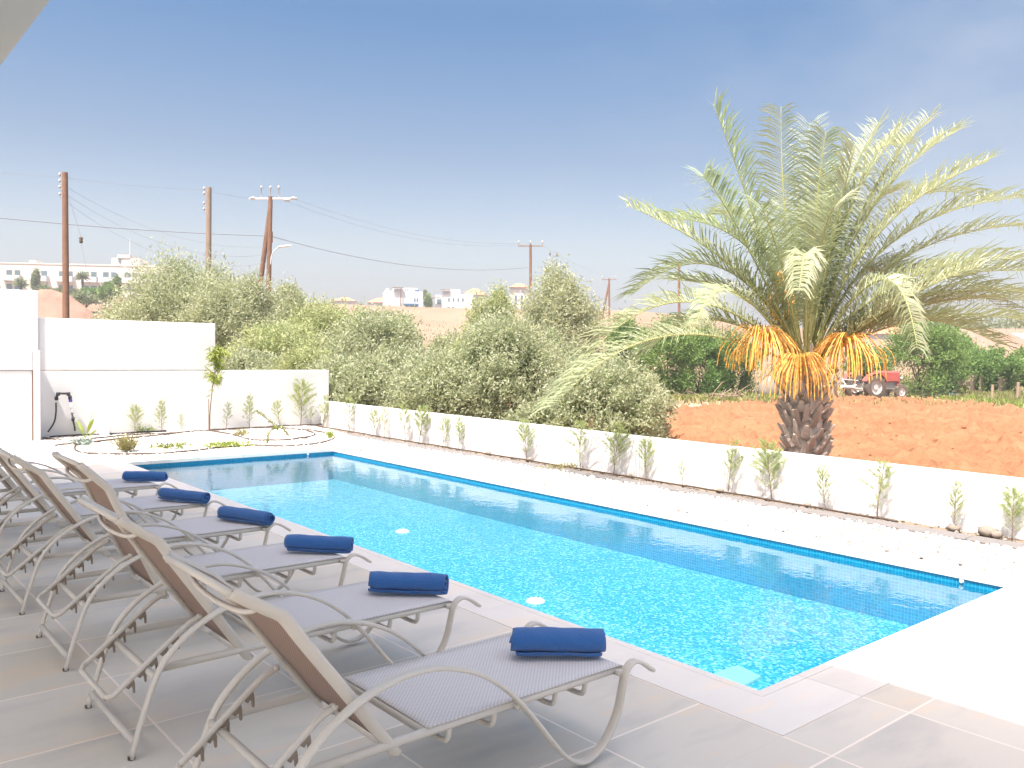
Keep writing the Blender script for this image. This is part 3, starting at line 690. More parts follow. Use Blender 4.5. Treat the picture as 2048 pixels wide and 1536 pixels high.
# ---- staked sapling with long drooping leaves
def bedpt(px, py, z=.05): return on_z(px, py, z)
P = on_z(419, 866, .05)
sp = empty('sapling', tuple(P), label='staked young tree with long drooping leaves before the far white wall', cat='young tree')
g = np.random.default_rng(5); b = MB()
tr_ = crom([(0, 0, 0), (.01, .0, .4), (.05, 0, .8), (.10, 0, 1.15), (.16, 0, 1.42), (.2, 0, 1.56)], 4); b.tube(tr_, list(np.linspace(.011, .003, len(tr_))), 6)
C = []; D = []
for k in range(46):
    t = g.uniform(.45, 1); p = tr_[int(t*(len(tr_)-1))]; a = g.uniform(0, 6.28); l = g.uniform(.08, .26)*(1.25-t*.6); e = p+np.array([math.cos(a)*l, math.sin(a)*l, l*.6])
    b.tube([p, e], [.003, .0015], 3, False)
    for q in range(13):
        u = g.uniform(.1, 1); c = p+(e-p)*u; dd = unit(np.array([g.normal(0, .6), g.normal(0, .6), g.normal(-.55, .5)])); C.append(c); D.append(dd)
for q in range(14):
    p = tr_[int(g.uniform(.2, .55)*(len(tr_)-1))]; C.append(p); D.append(unit(np.array([g.normal(0, .8), g.normal(0, .8), -.5])))
b.build('trunk', M['twig'], sp, True)
V, Fq = leaves_np(np.array(C), np.array(D), g.uniform(.09, .16, len(C)), g.uniform(.018, .03, len(C))); link_mesh('leaves', mesh_np('leaves', V, Fq, M['lime']), sp)
b = MB(); b.tube([(-.02, -.02, 0), (-.025, -.02, .62)], .008, 6); b.build('stake', M['wood_old'], sp)

# ---- low bed plants
def tuft(name, px, py, h, n, spread, mat, label, cat, lw=(.012, .022), droop=.3, seed=0, z=.045):
    g = np.random.default_rng(90+seed); P = on_z(px, py, z); C = np.zeros((n, 3)); C[:, :2] = g.normal(0, spread*.35, (n, 2))
    D = np.stack([g.normal(0, spread/h, n), g.normal(0, spread/h, n), np.ones(n)], -1); D = unit(D); L = h*g.uniform(.6, 1.1, n)
    S = unit(np.cross(D, g.normal(size=(n, 3)))); Wd = g.uniform(*lw, n)[:, None]*.5; L = L[:, None]
    dr = np.array([0, 0, -1.0])*L*droop*g.uniform(.2, 1, (n, 1))
    V = np.stack([C-S*Wd*.6, C+S*Wd*.6, C+D*L*.5+S*Wd, C+D*L*.5-S*Wd, C+D*L+dr+S*Wd*.15, C+D*L+dr-S*Wd*.15], 1).reshape(-1, 3)
    i = np.arange(n)[:, None]*6; Fq = np.concatenate([i+np.array([[0, 1, 2, 3]]), i+np.array([[3, 2, 4, 5]])])
    o = link_mesh(name, mesh_np(name, V, Fq, mat), label=label, cat=cat, group='low plants in the gravel bed'); o.location = tuple(P); return o
def cushion(name, px, py, w, h, n, mat, label, leaf, seed, trail=0, z=.045):
    g = np.random.default_rng(120+seed); P = on_z(px, py, z); q = g.normal(size=(n, 3)); q = unit(q); q[:, 2] = np.abs(q[:, 2]); r = g.uniform(.55, 1, (n, 1))
    if trail: 
        k = g.integers(0, trail, n); q = q*.45; q[:, 0] += (k/(trail-1)*2-1)*.75; q[:, 1] += np.sin(k*2.3)*.3
    C = q*r*np.array([w/2, w/2*.8, h]); D = unit(q*np.array([1, 1, .6])+g.normal(0, .4, (n, 3))+np.array([0, 0, .45]))
    V, Fq = leaves_np(C, D, leaf*g.uniform(.7, 1.2, n), leaf*.42); o = link_mesh(name, mesh_np(name, V, Fq, mat), label=label, cat='plant', group='low plants in the gravel bed'); o.location = tuple(P); return o
g = np.random.default_rng(77)
# bird of paradise: broad paddle leaves on stalks
P = on_z(171, 878, .045); bp_ = empty('broad_leaf_plant', tuple(P), label='young plant with upright broad paddle leaves near the cabinet', cat='plant', group='low plants in the gravel bed')
for k, (a, l, tilt, w) in enumerate(((.3, .50, .12, .06), (2.1, .36, .35, .055), (3.4, .30, .5, .05), (5.2, .40, .3, .055), (4.2, .26, .7, .05), (.9, .3, .65, .05), (6.0, .22, .8, .045))):
    d = np.array([math.cos(a)*tilt, math.sin(a)*tilt, 1]); d /= np.linalg.norm(d); s = np.cross(d, [math.sin(a+1), -math.cos(a+1), .1]); s /= np.linalg.norm(s); nn = np.cross(s, d)
    b = MB(); V = []
    for t in np.linspace(0, 1, 9):
        wd = w*(math.sin(math.pi*max(0, (t-.3)/.7))**.7 if t > .3 else .07)+.003; c = d*l*t+np.array([math.cos(a), math.sin(a), -.4])*l*.18*t*t
        V += [c-s*wd*.5+nn*wd*.15, c, c+s*wd*.5+nn*wd*.15]
    b.add(V, [(i*3+j, i*3+j+1, i*3+j+4, i*3+j+3) for i in range(8) for j in (0, 1)]); b.build('leaf', M['lime'], bp_, True)
tuft('spiky_plant', 163, 890, .18, 70, .18, M['agave'], 'blue grey spiky plant at the hose bend near the cabinet', 'plant', (.014, .024), .1, 1)
cushion('round_bush', 285, 868, .48, .2, 520, M['lime'], 'round yellow green bush on the gravel left of the sapling', .05, 2)
tuft('grass_tuft', 252, 900, .30, 200, .15, M['grassdry'], 'yellow grass tuft on the front hose loop', 'grass tuft', (.008, .014), .25, 3)
cushion('succulent', 345, 897, .6, .17, 200, M['succulent'], 'small branching succulent on the front hose loop', .055, 4, 5)
cushion('ground_cover', 452, 893, .75, .14, 360, M['lime'], 'low spreading green plant by the pool end of the gravel bed', .05, 5, 6)
cushion('leafy_plant', 445, 858, .5, .30, 420, M['lime'], 'leafy green plant right of the sapling foot', .06, 6, 4)
cushion('small_leafy_plant', 430, 848, .24, .32, 200, M['lime'], 'small leafy plant right beside the sapling stem', .05, 7)
tuft('yellow_tuft', 482, 872, .2, 110, .13, M['grassdry'], 'small yellow tuft inside the hose loops right of the sapling', 'grass tuft', (.006, .01), .2, 8)
tuft('small_tuft', 660, 876, .18, 80, .06, M['lime'], 'small upright tuft at the corner bend of the hose', 'grass tuft', (.006, .01), .1, 9)
# arching succulent in the hose loop
P = on_z(535, 886, .045); b = MB(); C = []; D = []; ar = crom([(0, 0, 0), (.02, 0, .14), (.12, .05, .22), (.3, .1, .22), (.42, .1, .10)], 6); b.tube(ar, .008, 5)
ar2 = crom([(.22, .1, .2), (.2, .25, .3), (.1, .4, .42), (.02, .5, .5)], 5); b.tube(ar2, .007, 5)
asu = empty('arching_plant', tuple(P), label='thin arching plant bowing over the inner hose loop', cat='plant', group='low plants in the gravel bed'); b.build('stem', M['twig'], asu, True)
for p in ar+ar2:
    for k in range(9): C.append(p+g.normal(0, .012, 3)); D.append(unit(g.normal(size=3)+np.array([0, 0, .5])))
V, Fq = leaves_np(np.array(C), np.array(D), .04, .016); link_mesh('leaves', mesh_np('leaves', V, Fq, M['succulent']), asu)
cushion('strip_ground_cover', 1130, 935, .9, .09, 300, M['grassdry'], 'low yellow creeping plant beside the kerb in mid wall', .035, 10, 7, .05)

# ---- irrigation hoses
def hose(name, pts, r, label, mat='hose', wob=.012):
    P = crom([(*p[:2], p[2]) for p in pts], 8); g = np.random.default_rng(len(pts))
    b = MB(); b.tube([p+np.array([0, 0, max(0, wob*math.sin(i*.7))*.4]) for i, p in enumerate(P)], r, 6); return b.build(name, M[mat], None, True, label=label, cat='hose')
def hz(px, py): 
    p = on_z(px, py, .05); y = min(p[1], 13.42); x = p[0]
    return (x, y, float(gravel_h(np.array(x), np.array(y)))+.012)
hose('irrigation_hose', [hz(*p) for p in ((86, 873), (120, 868), (160, 864), (200, 861), (260, 858), (300, 859))], .016, 'dark hose along the foot of the far wall beside the cabinet', 'black_pipe')
hose('irrigation_hose', [hz(*p) for p in ((86, 881), (150, 884), (250, 876), (330, 871), (420, 865), (500, 861), (560, 859), (610, 863), (630, 868), (610, 874), (560, 878), (500, 877), (450, 869), (400, 866), (330, 873), (230, 882), (180, 886))], .013, 'brown hose forming the inner loop on the gravel bed')
hose('irrigation_hose', [hz(*p) for p in ((110, 892), (148, 890), (150, 897), (165, 903), (215, 905), (300, 905), (370, 901), (430, 894), (500, 889), (580, 890), (640, 884), (668, 874), (664, 868), (640, 864), (615, 861))], .013, 'brown hose forming the outer loop nearest the pool')
hose('irrigation_hose', [(4.45, 13.3, .1), (4.53, 12.8, .07), (4.56, 12, .065), (4.55, 11, .06), (4.54, 10, .06), (4.56, 9, .06), (4.545, 8, .06), (4.56, 7, .06), (4.54, 6, .06), (4.56, 5, .06), (4.54, 4.2, .06), (4.55, 3.5, .06), (4.53, 2.8, .058), (4.525, 2.1, .055), (4.52, 1.5, .05)], .011, 'long brown hose lying on the planting strip along the low wall')
hose('irrigation_hose', [hz(*p) for p in ((365, 851), (400, 850), (450, 846), (520, 845), (580, 846), (625, 849))], .012, 'thin hose at the foot of the far wall right of the sapling')
# ---- valve pipe assembly on the far wall
def wallpt(px, py, y=13.40):
    d = AF+AR*((px-1024)/F_PX)-AU*((py-768)/F_PX); return CAM+d*((y-CAM[1])/d[1])
vp = empty('irrigation_pipe', tuple(wallpt(130, 862)), label='black irrigation pipe with elbows and valves against the far wall', cat='pipe'); o0 = np.array(vp.location)
rel = lambda px, py, y=13.40: wallpt(px, py, y)-o0
b = MB(); b.tube(crom([rel(112, 805), rel(112, 825), rel(108, 845), rel(96, 864)], 6), .013, 8); b.build('hose', M['black_pipe'], vp, True)
b = MB(); b.tube([rel(113, 800), rel(114, 791), rel(119, 787), rel(134, 787), rel(139, 791), rel(141, 801)], .019, 8); b.build('elbow_pipe', M['black_pipe'], vp, True)
b = MB()
for p in ((113, 797), (137, 788), (116, 788), (140, 795)): b.lathe([(0, -.03), (.028, -.03), (.03, 0), (.028, .03), (0, .03)], 10, 'z', rel(*p))
b.build('coupling', M['black_pipe'], vp, True)
b = MB(); b.lathe([(0, -.025), (.028, -.025), (.028, .025), (0, .025)], 10, 'z', rel(141, 801)); b.build('blue_collar', M['blue_cap'], vp, True)
b = MB(); b.lathe([(0, -.06), (.022, -.06), (.022, .04), (0, .04)], 10, 'z', rel(142, 811)); b.lathe([(0, -.03), (.017, -.03), (.017, .03), (0, .03)], 8, 'z', rel(143, 822)); b.build('valve', M['white_plastic'], vp, True)
b = MB(); b.tube(crom([rel(139, 826), rel(143, 830), rel(148, 826), rel(149, 821)], 4), .007, 6); b.build('valve_handle', M['metal_pale'], vp, True)
b = MB(); b.tube([rel(144, 826), rel(146, 840), rel(149, 852), rel(150, 862)], .015, 8); b.lathe([(0, -.03), (.026, -.03), (.026, .03), (0, .03)], 8, 'z', rel(146, 838)); b.build('riser_pipe', M['black_pipe'], vp, True)
P = wallpt(208, 855, 13.44); b = MB(); b.rbox(P[0]-.075, P[0]+.075, 13.38, 13.499, .06, .22, .008); b.build('junction_box', M['white_plastic'], label='small white box fixed low on the far wall', cat='box')

# ================================================================== PALM
PD = 11.0
PB = at(1613, 762, PD); GZ = -.65
palm = empty('date_palm', (PB[0], PB[1], GZ), label='short date palm with orange fruit strands beyond the low wall', cat='palm tree')
PO = np.array([PB[0], PB[1], GZ])
def pp(px, py, dd=0): return at(px, py, PD+dd)-PO
g = np.random.default_rng(11)
# trunk core and leaf-base boots
H = PB[2]-GZ+.02; b = MB()
b.lathe([(.19, 0), (.195, .5), (.205, H*.6), (.22, H*.85), (.20, H), (.15, H+.25), (.05, H+.5)], 20)
k = 0
for row in range(18):
    z = .04+row*(H+.02)/18+g.uniform(-.02, .02)
    for j in range(11):
        if g.uniform() < .12: continue
        a = (j+.5*(row % 2))*2*math.pi/11+g.uniform(-.12, .12); rad = .185+.035*(z/H)
        up_ = np.array([math.cos(a)*(.24+.28*z/H+g.uniform(-.1, .22)), math.sin(a)*(.24+.28*z/H+g.uniform(-.1, .22)), 1]); up_ /= np.linalg.norm(up_); out = np.array([math.cos(a), math.sin(a), -.3]); out /= np.linalg.norm(out); s = np.array([-math.sin(a), math.cos(a), 0])
        s = s*math.cos(.25)+up_*math.sin(g.normal(0, .38)); c = np.array([math.cos(a)*rad, math.sin(a)*rad, z+g.uniform(-.03, .03)]); L = g.uniform(.11, .26)*(1.2 if row > 14 else 1); w = g.uniform(.05, .12); tk = g.uniform(.018, .03)
        V = []
        for t, ww, tt in ((0, 1.15, 1.3), (.4, .85, 1.2), (.8, .62, .8), (1.0, .5, .45)):
            cc = c+up_*L*t+out*(.035*t+.02); V += [cc-s*w*ww*.5-out*tk, cc+s*w*ww*.5-out*tk, cc+s*w*ww*.42+out*tk*tt, cc-s*w*ww*.42+out*tk*tt]
        b.add(V, [(i*4+q, i*4+(q+1) % 4, i*4+4+(q+1) % 4, i*4+4+q) for i in range(3) for q in range(4)]+[(12, 13, 14, 15)])
b.build('trunk', M['boot'], palm)

def frond(base, mid, tip, seed, lw=.47, droop=.10, nl=100):
    g = np.random.default_rng(seed); ctl = 2*mid-.5*(base+tip); N = 30
    ts = np.linspace(0, 1, N); P = np.array([(1-t)**2*base+2*t*(1-t)*ctl+t*t*tip for t in ts])
    st = MB(); st.tube(P, list(np.linspace(.024, .003, N)), 5, True, .7)
    V = []; Fq = []
    Ltot = np.sum(np.linalg.norm(np.diff(P, axis=0), axis=1))
    for i in range(nl):
        t = .14+.855*(i+.3)/nl; x = t*(N-1); k = min(int(x), N-2); c = P[k]+(P[k+1]-P[k])*(x-k)
        T = P[min(k+2, N-1)]-P[max(k-1, 0)]; T /= np.linalg.norm(T)
        S = np.cross(T, [0, 0, 1.0]); 
        if np.linalg.norm(S) < .15: S = np.cross(T, AF)
        S /= np.linalg.norm(S); U = np.cross(S, T)
        env = min(1, .45+2.2*(t-.14))*(1.0-.45*max(0, (t-.55)/.45)**1.5)
        for side in (-1, 1):
            L = lw*env*g.uniform(.88, 1.08); fan = .38+.55*t+g.uniform(-.12, .12); vee = g.choice([.15, .45, .75])
            d = S*side*1.0+T*fan+U*vee; d /= np.linalg.norm(d)
            w = .0175*g.uniform(.8, 1.2); nrm = np.cross(d, T); nrm /= (np.linalg.norm(nrm)+1e-9); ws = np.cross(d, nrm); ws /= np.linalg.norm(ws)
            ws = ws*math.cos(.5)+nrm*math.sin(.5)*side; m1 = c+d*L*.5; e = c+d*L+np.array([0, 0, -1])*L*droop*g.uniform(.3, 1.6)
            b0 = len(V); V += [c-ws*w*.25, c+ws*w*.25, m1+ws*w*.5, m1-ws*w*.5, e+ws*w*.06, e-ws*w*.06]; Fq += [(b0, b0+1, b0+2, b0+3), (b0+3, b0+2, b0+4, b0+5)]
    fo = st.build('frond', M['rachis'], palm, True)
    link_mesh('leaflets', mesh_np('leaflets', np.array(V), np.array(Fq), M['palm_leaf']), fo)
FR = [((1600, 720, 0), (1515, 455), (1427, 208), -.2), ((1606, 715, .1), (1572, 460), (1562, 212), .2), ((1612, 715, .2), (1610, 470), (1620, 245), .6), ((1618, 715, .1), (1665, 455), (1760, 245), .4),
      ((1616, 715, 0), (1660, 500), (1712, 285), -.5), ((1622, 715, 0), (1715, 440), (1862, 234), .5), ((1624, 718, 0), (1735, 430), (1915, 262), 0), ((1624, 720, -.1), (1755, 470), (1978, 322), -.4), ((1626, 722, 0), (1790, 480), (2062, 395), .3),
      ((1628, 724, -.1), (1810, 560), (2075, 520), -.5), ((1628, 726, .1), (1820, 600), (2100, 590), .3), ((1630, 728, -.1), (1840, 640), (2110, 650), -.4), ((1628, 730, .1), (1800, 545), (2050, 655), .9),
      ((1602, 722, 0), (1478, 545), (1253, 410), 0), ((1604, 720, -.1), (1480, 465), (1405, 352), -.5), ((1602, 724, .2), (1440, 535), (1262, 592), .9), ((1596, 728, -.05), (1345, 605), (1112, 800), -.3), ((1594, 734, -.15), (1335, 672), (1105, 815), -.9),
      ((1600, 728, -.2), (1470, 585), (1392, 650), -1.4), ((1610, 724, -.25), (1612, 520), (1598, 585), -2.2), ((1624, 728, -.2), (1760, 560), (1835, 700), -1.5), ((1622, 726, .2), (1730, 540), (1790, 600), 1.6),
      ((1600, 722, .2), (1520, 480), (1445, 430), 1.3), ((1620, 722, .2), (1700, 470), (1800, 380), 1.4), ((1610, 720, .25), (1600, 480), (1590, 360), 1.5), ((1614, 722, -.2), (1640, 500), (1680, 400), -1.2), ((1606, 722, -.2), (1560, 520), (1520, 410), -1.1),
      ((1602, 726, .15), (1490, 600), (1340, 560), 1.2), ((1622, 728, .15), (1760, 630), (1930, 600), 1.3), ((1616, 720, -.1), (1690, 380), (1800, 290), .9), ((1626, 724, 0), (1780, 430), (1960, 400), 1.0),
      ((1598, 730, .1), (1430, 640), (1300, 700), .6), ((1612, 722, 0), (1645, 470), (1660, 350), .2), ((1628, 730, -.1), (1790, 610), (1960, 530), -1.2), ((1626, 724, 0), (1800, 520), (2060, 450), .6), ((1628, 726, .1), (1830, 575), (2095, 545), -.2), ((1630, 728, 0), (1850, 610), (2100, 610), .8), ((1628, 728, 0), (1800, 640), (2000, 690), -.3), ((1614, 716, .1), (1630, 450), (1652, 262), -.2), ((1618, 716, .1), (1690, 440), (1805, 255), -.1), ((1602, 722, .1), (1500, 500), (1330, 440), .5)]
for i, (bs, md, tp, dd) in enumerate(FR):
    frond(pp(*bs), pp(md[0], md[1], dd*.45), pp(tp[0], tp[1], dd), 300+i, lw=.58 if i not in (19, 20, 18) else .30, droop=.16 if i < 9 else .26 if i not in (19, 20) else .55)
# fruit clusters
for ci, (root_, elbow, spread, n, dd) in enumerate((((1600, 735), (1522, 668), 66, 115, -.35), ((1610, 745), (1598, 720), 58, 90, -.55), ((1625, 735), (1700, 682), 66, 115, -.4), ((1604, 730), (1556, 560), 26, 55, .1))):
    A = pp(*root_, 0); E_ = pp(*elbow, dd); st = MB(); st.tube(crom([A, (A+E_)/2+np.array([0, 0, .12]), E_], 5), .016, 6)
    fo = st.build('fruit_cluster', M['rachis'], palm, True); sb = MB()
    for k in range(n):
        ang = g.uniform(0, 2*math.pi); rr = g.uniform(.25, 1.0)**.8*spread/155*1.12; h = g.uniform(.22, .48) if ci < 3 else g.uniform(.2, .4)
        o1 = np.array([math.cos(ang)*rr, math.sin(ang)*rr, 0]); s0 = E_+(A-E_)*g.uniform(-.05, .25)
        path = crom([s0, s0+o1*.45+np.array([0, 0, .07+.05*rr]), s0+o1*.85+np.array([0, 0, -.02-h*.15]), s0+o1*1.05+np.array([0, 0, -h*.55]), s0+o1*1.12+np.array([0, 0, -h])], 4)
        rd = [.003+(.004 if i % 2 and i > 4 else 0) for i in range(len(path))]; sb.tube(path, rd, 4, False)
    sb.build('strands', M['date'], fo)
# ================================================================== TERRAIN
def gz(x, y):
    dx = x-CAM[0]; dy = y-CAM[1]; r = np.hypot(dx, dy); az = np.degrees(np.arctan2(dx, dy))
    H = 11.6-3.4*sstep(46, 60, az)
    z = -.66 + H*sstep(52, 188, r) + 1.2*(fbm(x*.03, y*.03, 3, 4)-.45)*sstep(55, 120, r) + 8*sstep(260, 1500, r)
    return z
na, nr = 160, 150
aa = np.linspace(-180, 180, na+1)[:-1]; rr = np.concatenate([[1.0], np.geomspace(6, 3800, nr-1)])
A_, R_ = np.meshgrid(np.radians(aa), rr); X = CAM[0]+R_*np.sin(A_); Y = CAM[1]+R_*np.cos(A_); Z = gz(X, Y)
plot = (X > -7) & (X < 6.0) & (Y > -9) & (Y < 15); Z = np.where(plot, -1.6, Z)
i = np.arange(na*nr).reshape(nr, na); i2 = np.roll(i, -1, 1)
Fq = np.stack([i[:-1], i2[:-1], i2[1:], i[1:]], -1).reshape(-1, 4)
link_mesh('ground', mesh_np('ground', np.stack([X, Y, Z], -1).reshape(-1, 3), Fq[:, ::-1], M['ground'], True), kind='structure')

# ploughed red field: clods and furrows as real relief
c0 = at(1300, 803, 39)[:2]; c1 = at(1700, 801, 46)[:2]; c2 = at(2300, 812, 42)[:2]
res = .085; X, Y, nx, ny = hgrid(4.93, 42, -16, 26, res)
dep = (X-CAM[0])*AF[0]+(Y-CAM[1])*AF[1]; lat = (X-CAM[0])*AR[0]+(Y-CAM[1])*AR[1]; pxx = 1024+lat/np.maximum(dep, .1)*F_PX
far = np.interp(pxx, [900, 1250, 1400, 1560, 1650, 1850, 1905, 2048, 2400], [24, 30, 36, 41, 46, 45, 43, 36.5, 34])+1.2*(fbm(X*.5, Y*.5, 3, 1)-.5)
clod = fbm(X*1.5+.4*Y, Y*1.5, 5, 11); cl2 = fbm(X*4.2, Y*4.2, 3, 21)
Z = -.61+.4*np.maximum(0, clod-.42)+.8*np.maximum(0, cl2-.50)+.06*vnoise(X*7.5, Y*7.5, 31)+.05*np.sin((X*.45+Y*.9)*3.2+3*fbm(X*.3, Y*.3, 2, 9))
keep = dep < far; Fq = sheet_faces(nx, ny); kf = keep.ravel()[Fq].all(1)
link_mesh('red_field', mesh_np('red_field', np.stack([X, Y, Z], -1).reshape(-1, 3), Fq[kf], M['red_soil'], False), kind='structure')
# larger clods
n = 3200; yx = rng.uniform(5.2, 38, n); yy = rng.uniform(-14, 24, n); dp = (yx-CAM[0])*AF[0]+(yy-CAM[1])*AF[1]; kk = dp < 35; 
pebbles(yx[kk], yy[kk], np.full(kk.sum(), -.54), np.abs(rng.normal(0, .04, kk.sum()))+.02, 'earth_clods', M['red_soil'], kind='stuff', label='loose clods of red earth on the ploughed field', cat='clods')
# pale track beyond the field
b = MB(); V = []
for px in range(1180, 2150, 40):
    fd = float(np.interp(px, [900, 1250, 1400, 1560, 1650, 1850, 1905, 2048, 2400], [24, 30, 36, 41, 46, 45, 43, 36.5, 34])); lat = (px-1024)/F_PX
    for dd in (fd-.6, fd+4.5):
        p = CAM[:2]+AF[:2]*dd+AR[:2]*lat*dd; V.append((p[0], p[1], float(gz(p[0], p[1]))+.03))
n = len(V)//2; b.add(V, [(2*i, 2*i+1, 2*i+3, 2*i+2)[::-1] for i in range(n-1)]); b.build('path', M['path'], kind='structure')

def gpt(px, depth, dz=0.0):
    p = CAM+(AF+AR*((px-1024)/F_PX))*depth; return np.array([p[0], p[1], float(gz(p[0], p[1]))+dz])
def zpix(px, py, depth): return at(px, py, depth)[2]

# ================================================================== TREES
def crown_np(rad, leaf, n, seed, lobes=34, clump=.30, gap=.0):
    g = np.random.default_rng(seed); rad = np.array(rad)
    q = unit(g.normal(size=(lobes, 3))); q[:, 2] = np.where(q[:, 2] < -.85, -q[:, 2], q[:, 2])
    q[:, 2] = np.sign(q[:, 2])*np.abs(q[:, 2])**.72; cc = q*g.uniform(.45, .84, (lobes, 1)); cr = clump*g.uniform(.6, 1.35, lobes)
    w = cr**2; k = g.choice(lobes, n, p=w/w.sum()); d = unit(g.normal(size=(n, 3))); r = np.abs(g.normal(.75, .32, n))[:, None]
    C = cc[k]+d*r*cr[k][:, None]
    # sprays poking out of the outline
    ns = lobes*3; sp = unit(g.normal(size=(ns, 3))); sp[:, 2] = np.abs(sp[:, 2])**.75*.85; m_ = n//4; ks = g.integers(0, ns, m_)
    tt = g.uniform(.7, 1.12, (m_, 1)); S = sp[ks]*tt*(.85+.15*np.sin(ks*7.7))[:, None]+g.normal(0, .035, (m_, 3)); C[:m_] = S
    C = C*rad; D = unit(d*.7+g.normal(0, .7, (n, 3))+np.array([0, 0, .35]))
    ok = C[:, 2] > -rad[2]*.98; C, D = C[ok], D[ok]; n = len(C)
    return leaves_np(C, D, leaf*g.uniform(.7, 1.3, n), leaf*.36*g.uniform(.8, 1.2, n))
def limbs(h, rad, seed, r0=.16, stems=3):
    g = np.random.default_rng(seed); b = MB(); rad = np.array(rad)
    for s in range(stems):
        a = s*2*math.pi/stems+g.uniform(-.4, .4); p = np.array([.12*math.cos(a)*(stems > 1), .12*math.sin(a)*(stems > 1), -.15]); top = np.array([rad[0]*.35*math.cos(a), rad[1]*.35*math.sin(a), h])
        path = crom([p, p*.6+top*.3+np.array([g.normal(0, .1), g.normal(0, .1), .1]), top], 5); b.tube(path, list(np.linspace(r0, r0*.45, len(path))), 7)
        for q in range(5):
            aa_ = a+g.uniform(-1.3, 1.3); e = top+np.array([math.cos(aa_)*rad[0]*.5, math.sin(aa_)*rad[1]*.5, g.uniform(.2, .75)*rad[2]]); s0 = path[int(g.integers(4, len(path)))]
            b.tube([s0, (s0+e)/2+g.normal(0, .08, 3), e], [r0*.4, r0*.25, r0*.08], 5, False)
    return b
def tree(name, px, depth, top_py, half_px, bot_py, mat, label, cat, group, seed, n=22000, leaf=None, lobes=34, clump=.3, stems=3, deep=.9):
    P = gpt(px, depth); zt = zpix(px, top_py, depth); zb = zpix(px, bot_py, depth); zb = P[2]-.35*max(.6, (zt-P[2])*.5) if name in ('olive_tree', 'fruit_tree') else max(zb, P[2]+.05)
    rx = half_px*depth/F_PX*(1.1 if name == 'olive_tree' else 1.0); rz = (zt-zb)/2; rad = (rx*1.0, rx*deep, rz*1.03); zc = (zt+zb)/2
    leaf = leaf or .0031*depth+.028; n = int(n*(1.7 if name == 'olive_tree' else 1.3 if name == 'fruit_tree' else 1))
    e = empty(name, tuple(P), label=label, cat=cat, group=group)
    V, Fq = crown_np(rad, leaf, n, seed, lobes, clump); V = V+np.array([0, 0, zc-P[2]])
    link_mesh('crown', mesh_np('crown', V, Fq, M[mat]), e)
    limbs(max(.3, zc-P[2]-rz*.25), rad, seed, .05+.03*rx, stems).build('trunk', M['bark'], e, True)
    return e
OG = 'olive trees beyond the garden wall'
OL = [  # px, depth, top, half, bottom, mat, n, label
 (358, 38, 508, 125, 690, 'olive', 30000, 'tallest rounded olive tree behind the high white wall at left'),
 (262, 40, 600, 80, 680, 'olive', 14000, 'low pale olive bush left of the tallest olive, above the high wall'),
 (470, 35, 545, 100, 760, 'olive', 26000, 'dark dense olive tree just right of the second pole'),
 (572, 42, 562, 48, 700, 'olive', 12000, 'small olive top beside the twin leaning poles'),
 (560, 27, 640, 110, 790, 'olive_g', 24000, 'yellowish olive bush above the low end of the far wall'),
 (650, 29, 592, 85, 780, 'olive_g', 22000, 'upright greener olive tree right of the twin poles'),
 (745, 25, 612, 100, 800, 'olive', 26000, 'silvery olive tree below the red roofed houses'),
 (700, 18.5, 705, 105, 840, 'olive', 26000, 'low olive bush right behind the far wall corner'),
 (985, 40, 556, 56, 720, 'olive_g', 14000, 'narrow olive crown left of the tall crossarm pole'),
 (1118, 38, 536, 92, 720, 'olive', 26000, 'big rounded olive in front of the crossarm pole'),
 (900, 30, 672, 72, 790, 'olive', 14000, 'small olive below the brown slope gap'),
 (878, 18, 705, 112, 850, 'olive', 28000, 'wide olive bush at mid wall left of the tallest front olive'),
 (1010, 17.5, 632, 125, 860, 'olive', 36000, 'tallest front olive behind the middle of the low wall'),
 (1205, 15, 704, 132, 905, 'olive', 36000, 'broad domed olive nearest the low wall, left of the palm'),
 (790, 36, 618, 58, 720, 'olive', 12000, 'olive top just below the white awning villa'),
 (705, 35, 602, 62, 740, 'olive_g', 14000, 'olive top below the small red roofed house'),
 (600, 33, 578, 62, 720, 'olive', 14000, 'olive crown just right of the small olive top by the twin poles'),
 (500, 23, 690, 80, 800, 'olive', 16000, 'olive bush showing above the low part of the far wall'),
 (620, 22, 690, 70, 800, 'olive_g', 14000, 'green olive bush above the corner of the far wall'),
 (800, 21, 690, 80, 820, 'olive', 16000, 'olive bush between the corner bush and the wide mid wall bush'),
 (940, 24, 655, 75, 800, 'olive_g', 16000, 'greener olive just left of the tallest front olive'),
 (1110, 22, 655, 80, 800, 'olive', 16000, 'olive below the big rounded one, right of the tallest front olive'),
 (1285, 21, 745, 62, 840, 'olive', 12000, 'small olive at the right end of the grove by the red field'),
 (1075, 14.6, 800, 80, 900, 'olive', 14000, 'low olive growth filling the gap before the domed olive'),
]
for i, (px, dp, tp, hp, bt, mt, n, lb) in enumerate(OL): tree('olive_tree', px, dp, tp, hp, bt, mt, lb, 'olive tree', OG, 500+i, n, lobes=90 if n > 20000 else 50, clump=.21)
CG = 'green fruit trees beyond the red field'
CT = [(1255, 50, 636, 62, 775, 'green fruit tree between the domed olive and the left palm fronds'), (1330, 46, 640, 75, 775, 'a wide green fruit tree behind the left palm fronds'), (1400, 48, 655, 62, 778, 'dark green fruit tree left of the palm fruit'), (1470, 50, 665, 58, 776, 'green fruit tree just left of the palm trunk, behind its fruit'), (1730, 58, 690, 50, 770, 'green tree behind the tractor'), (1845, 50, 640, 92, 785, 'largest bright green tree right of the tractor'), (1905, 62, 660, 50, 760, 'green tree top peeping behind the largest bright green one'), (1980, 54, 690, 66, 785, 'bright green tree at the right, beside the sand mound'), (2060, 60, 700, 40, 790, 'green shrub at the right picture edge')]
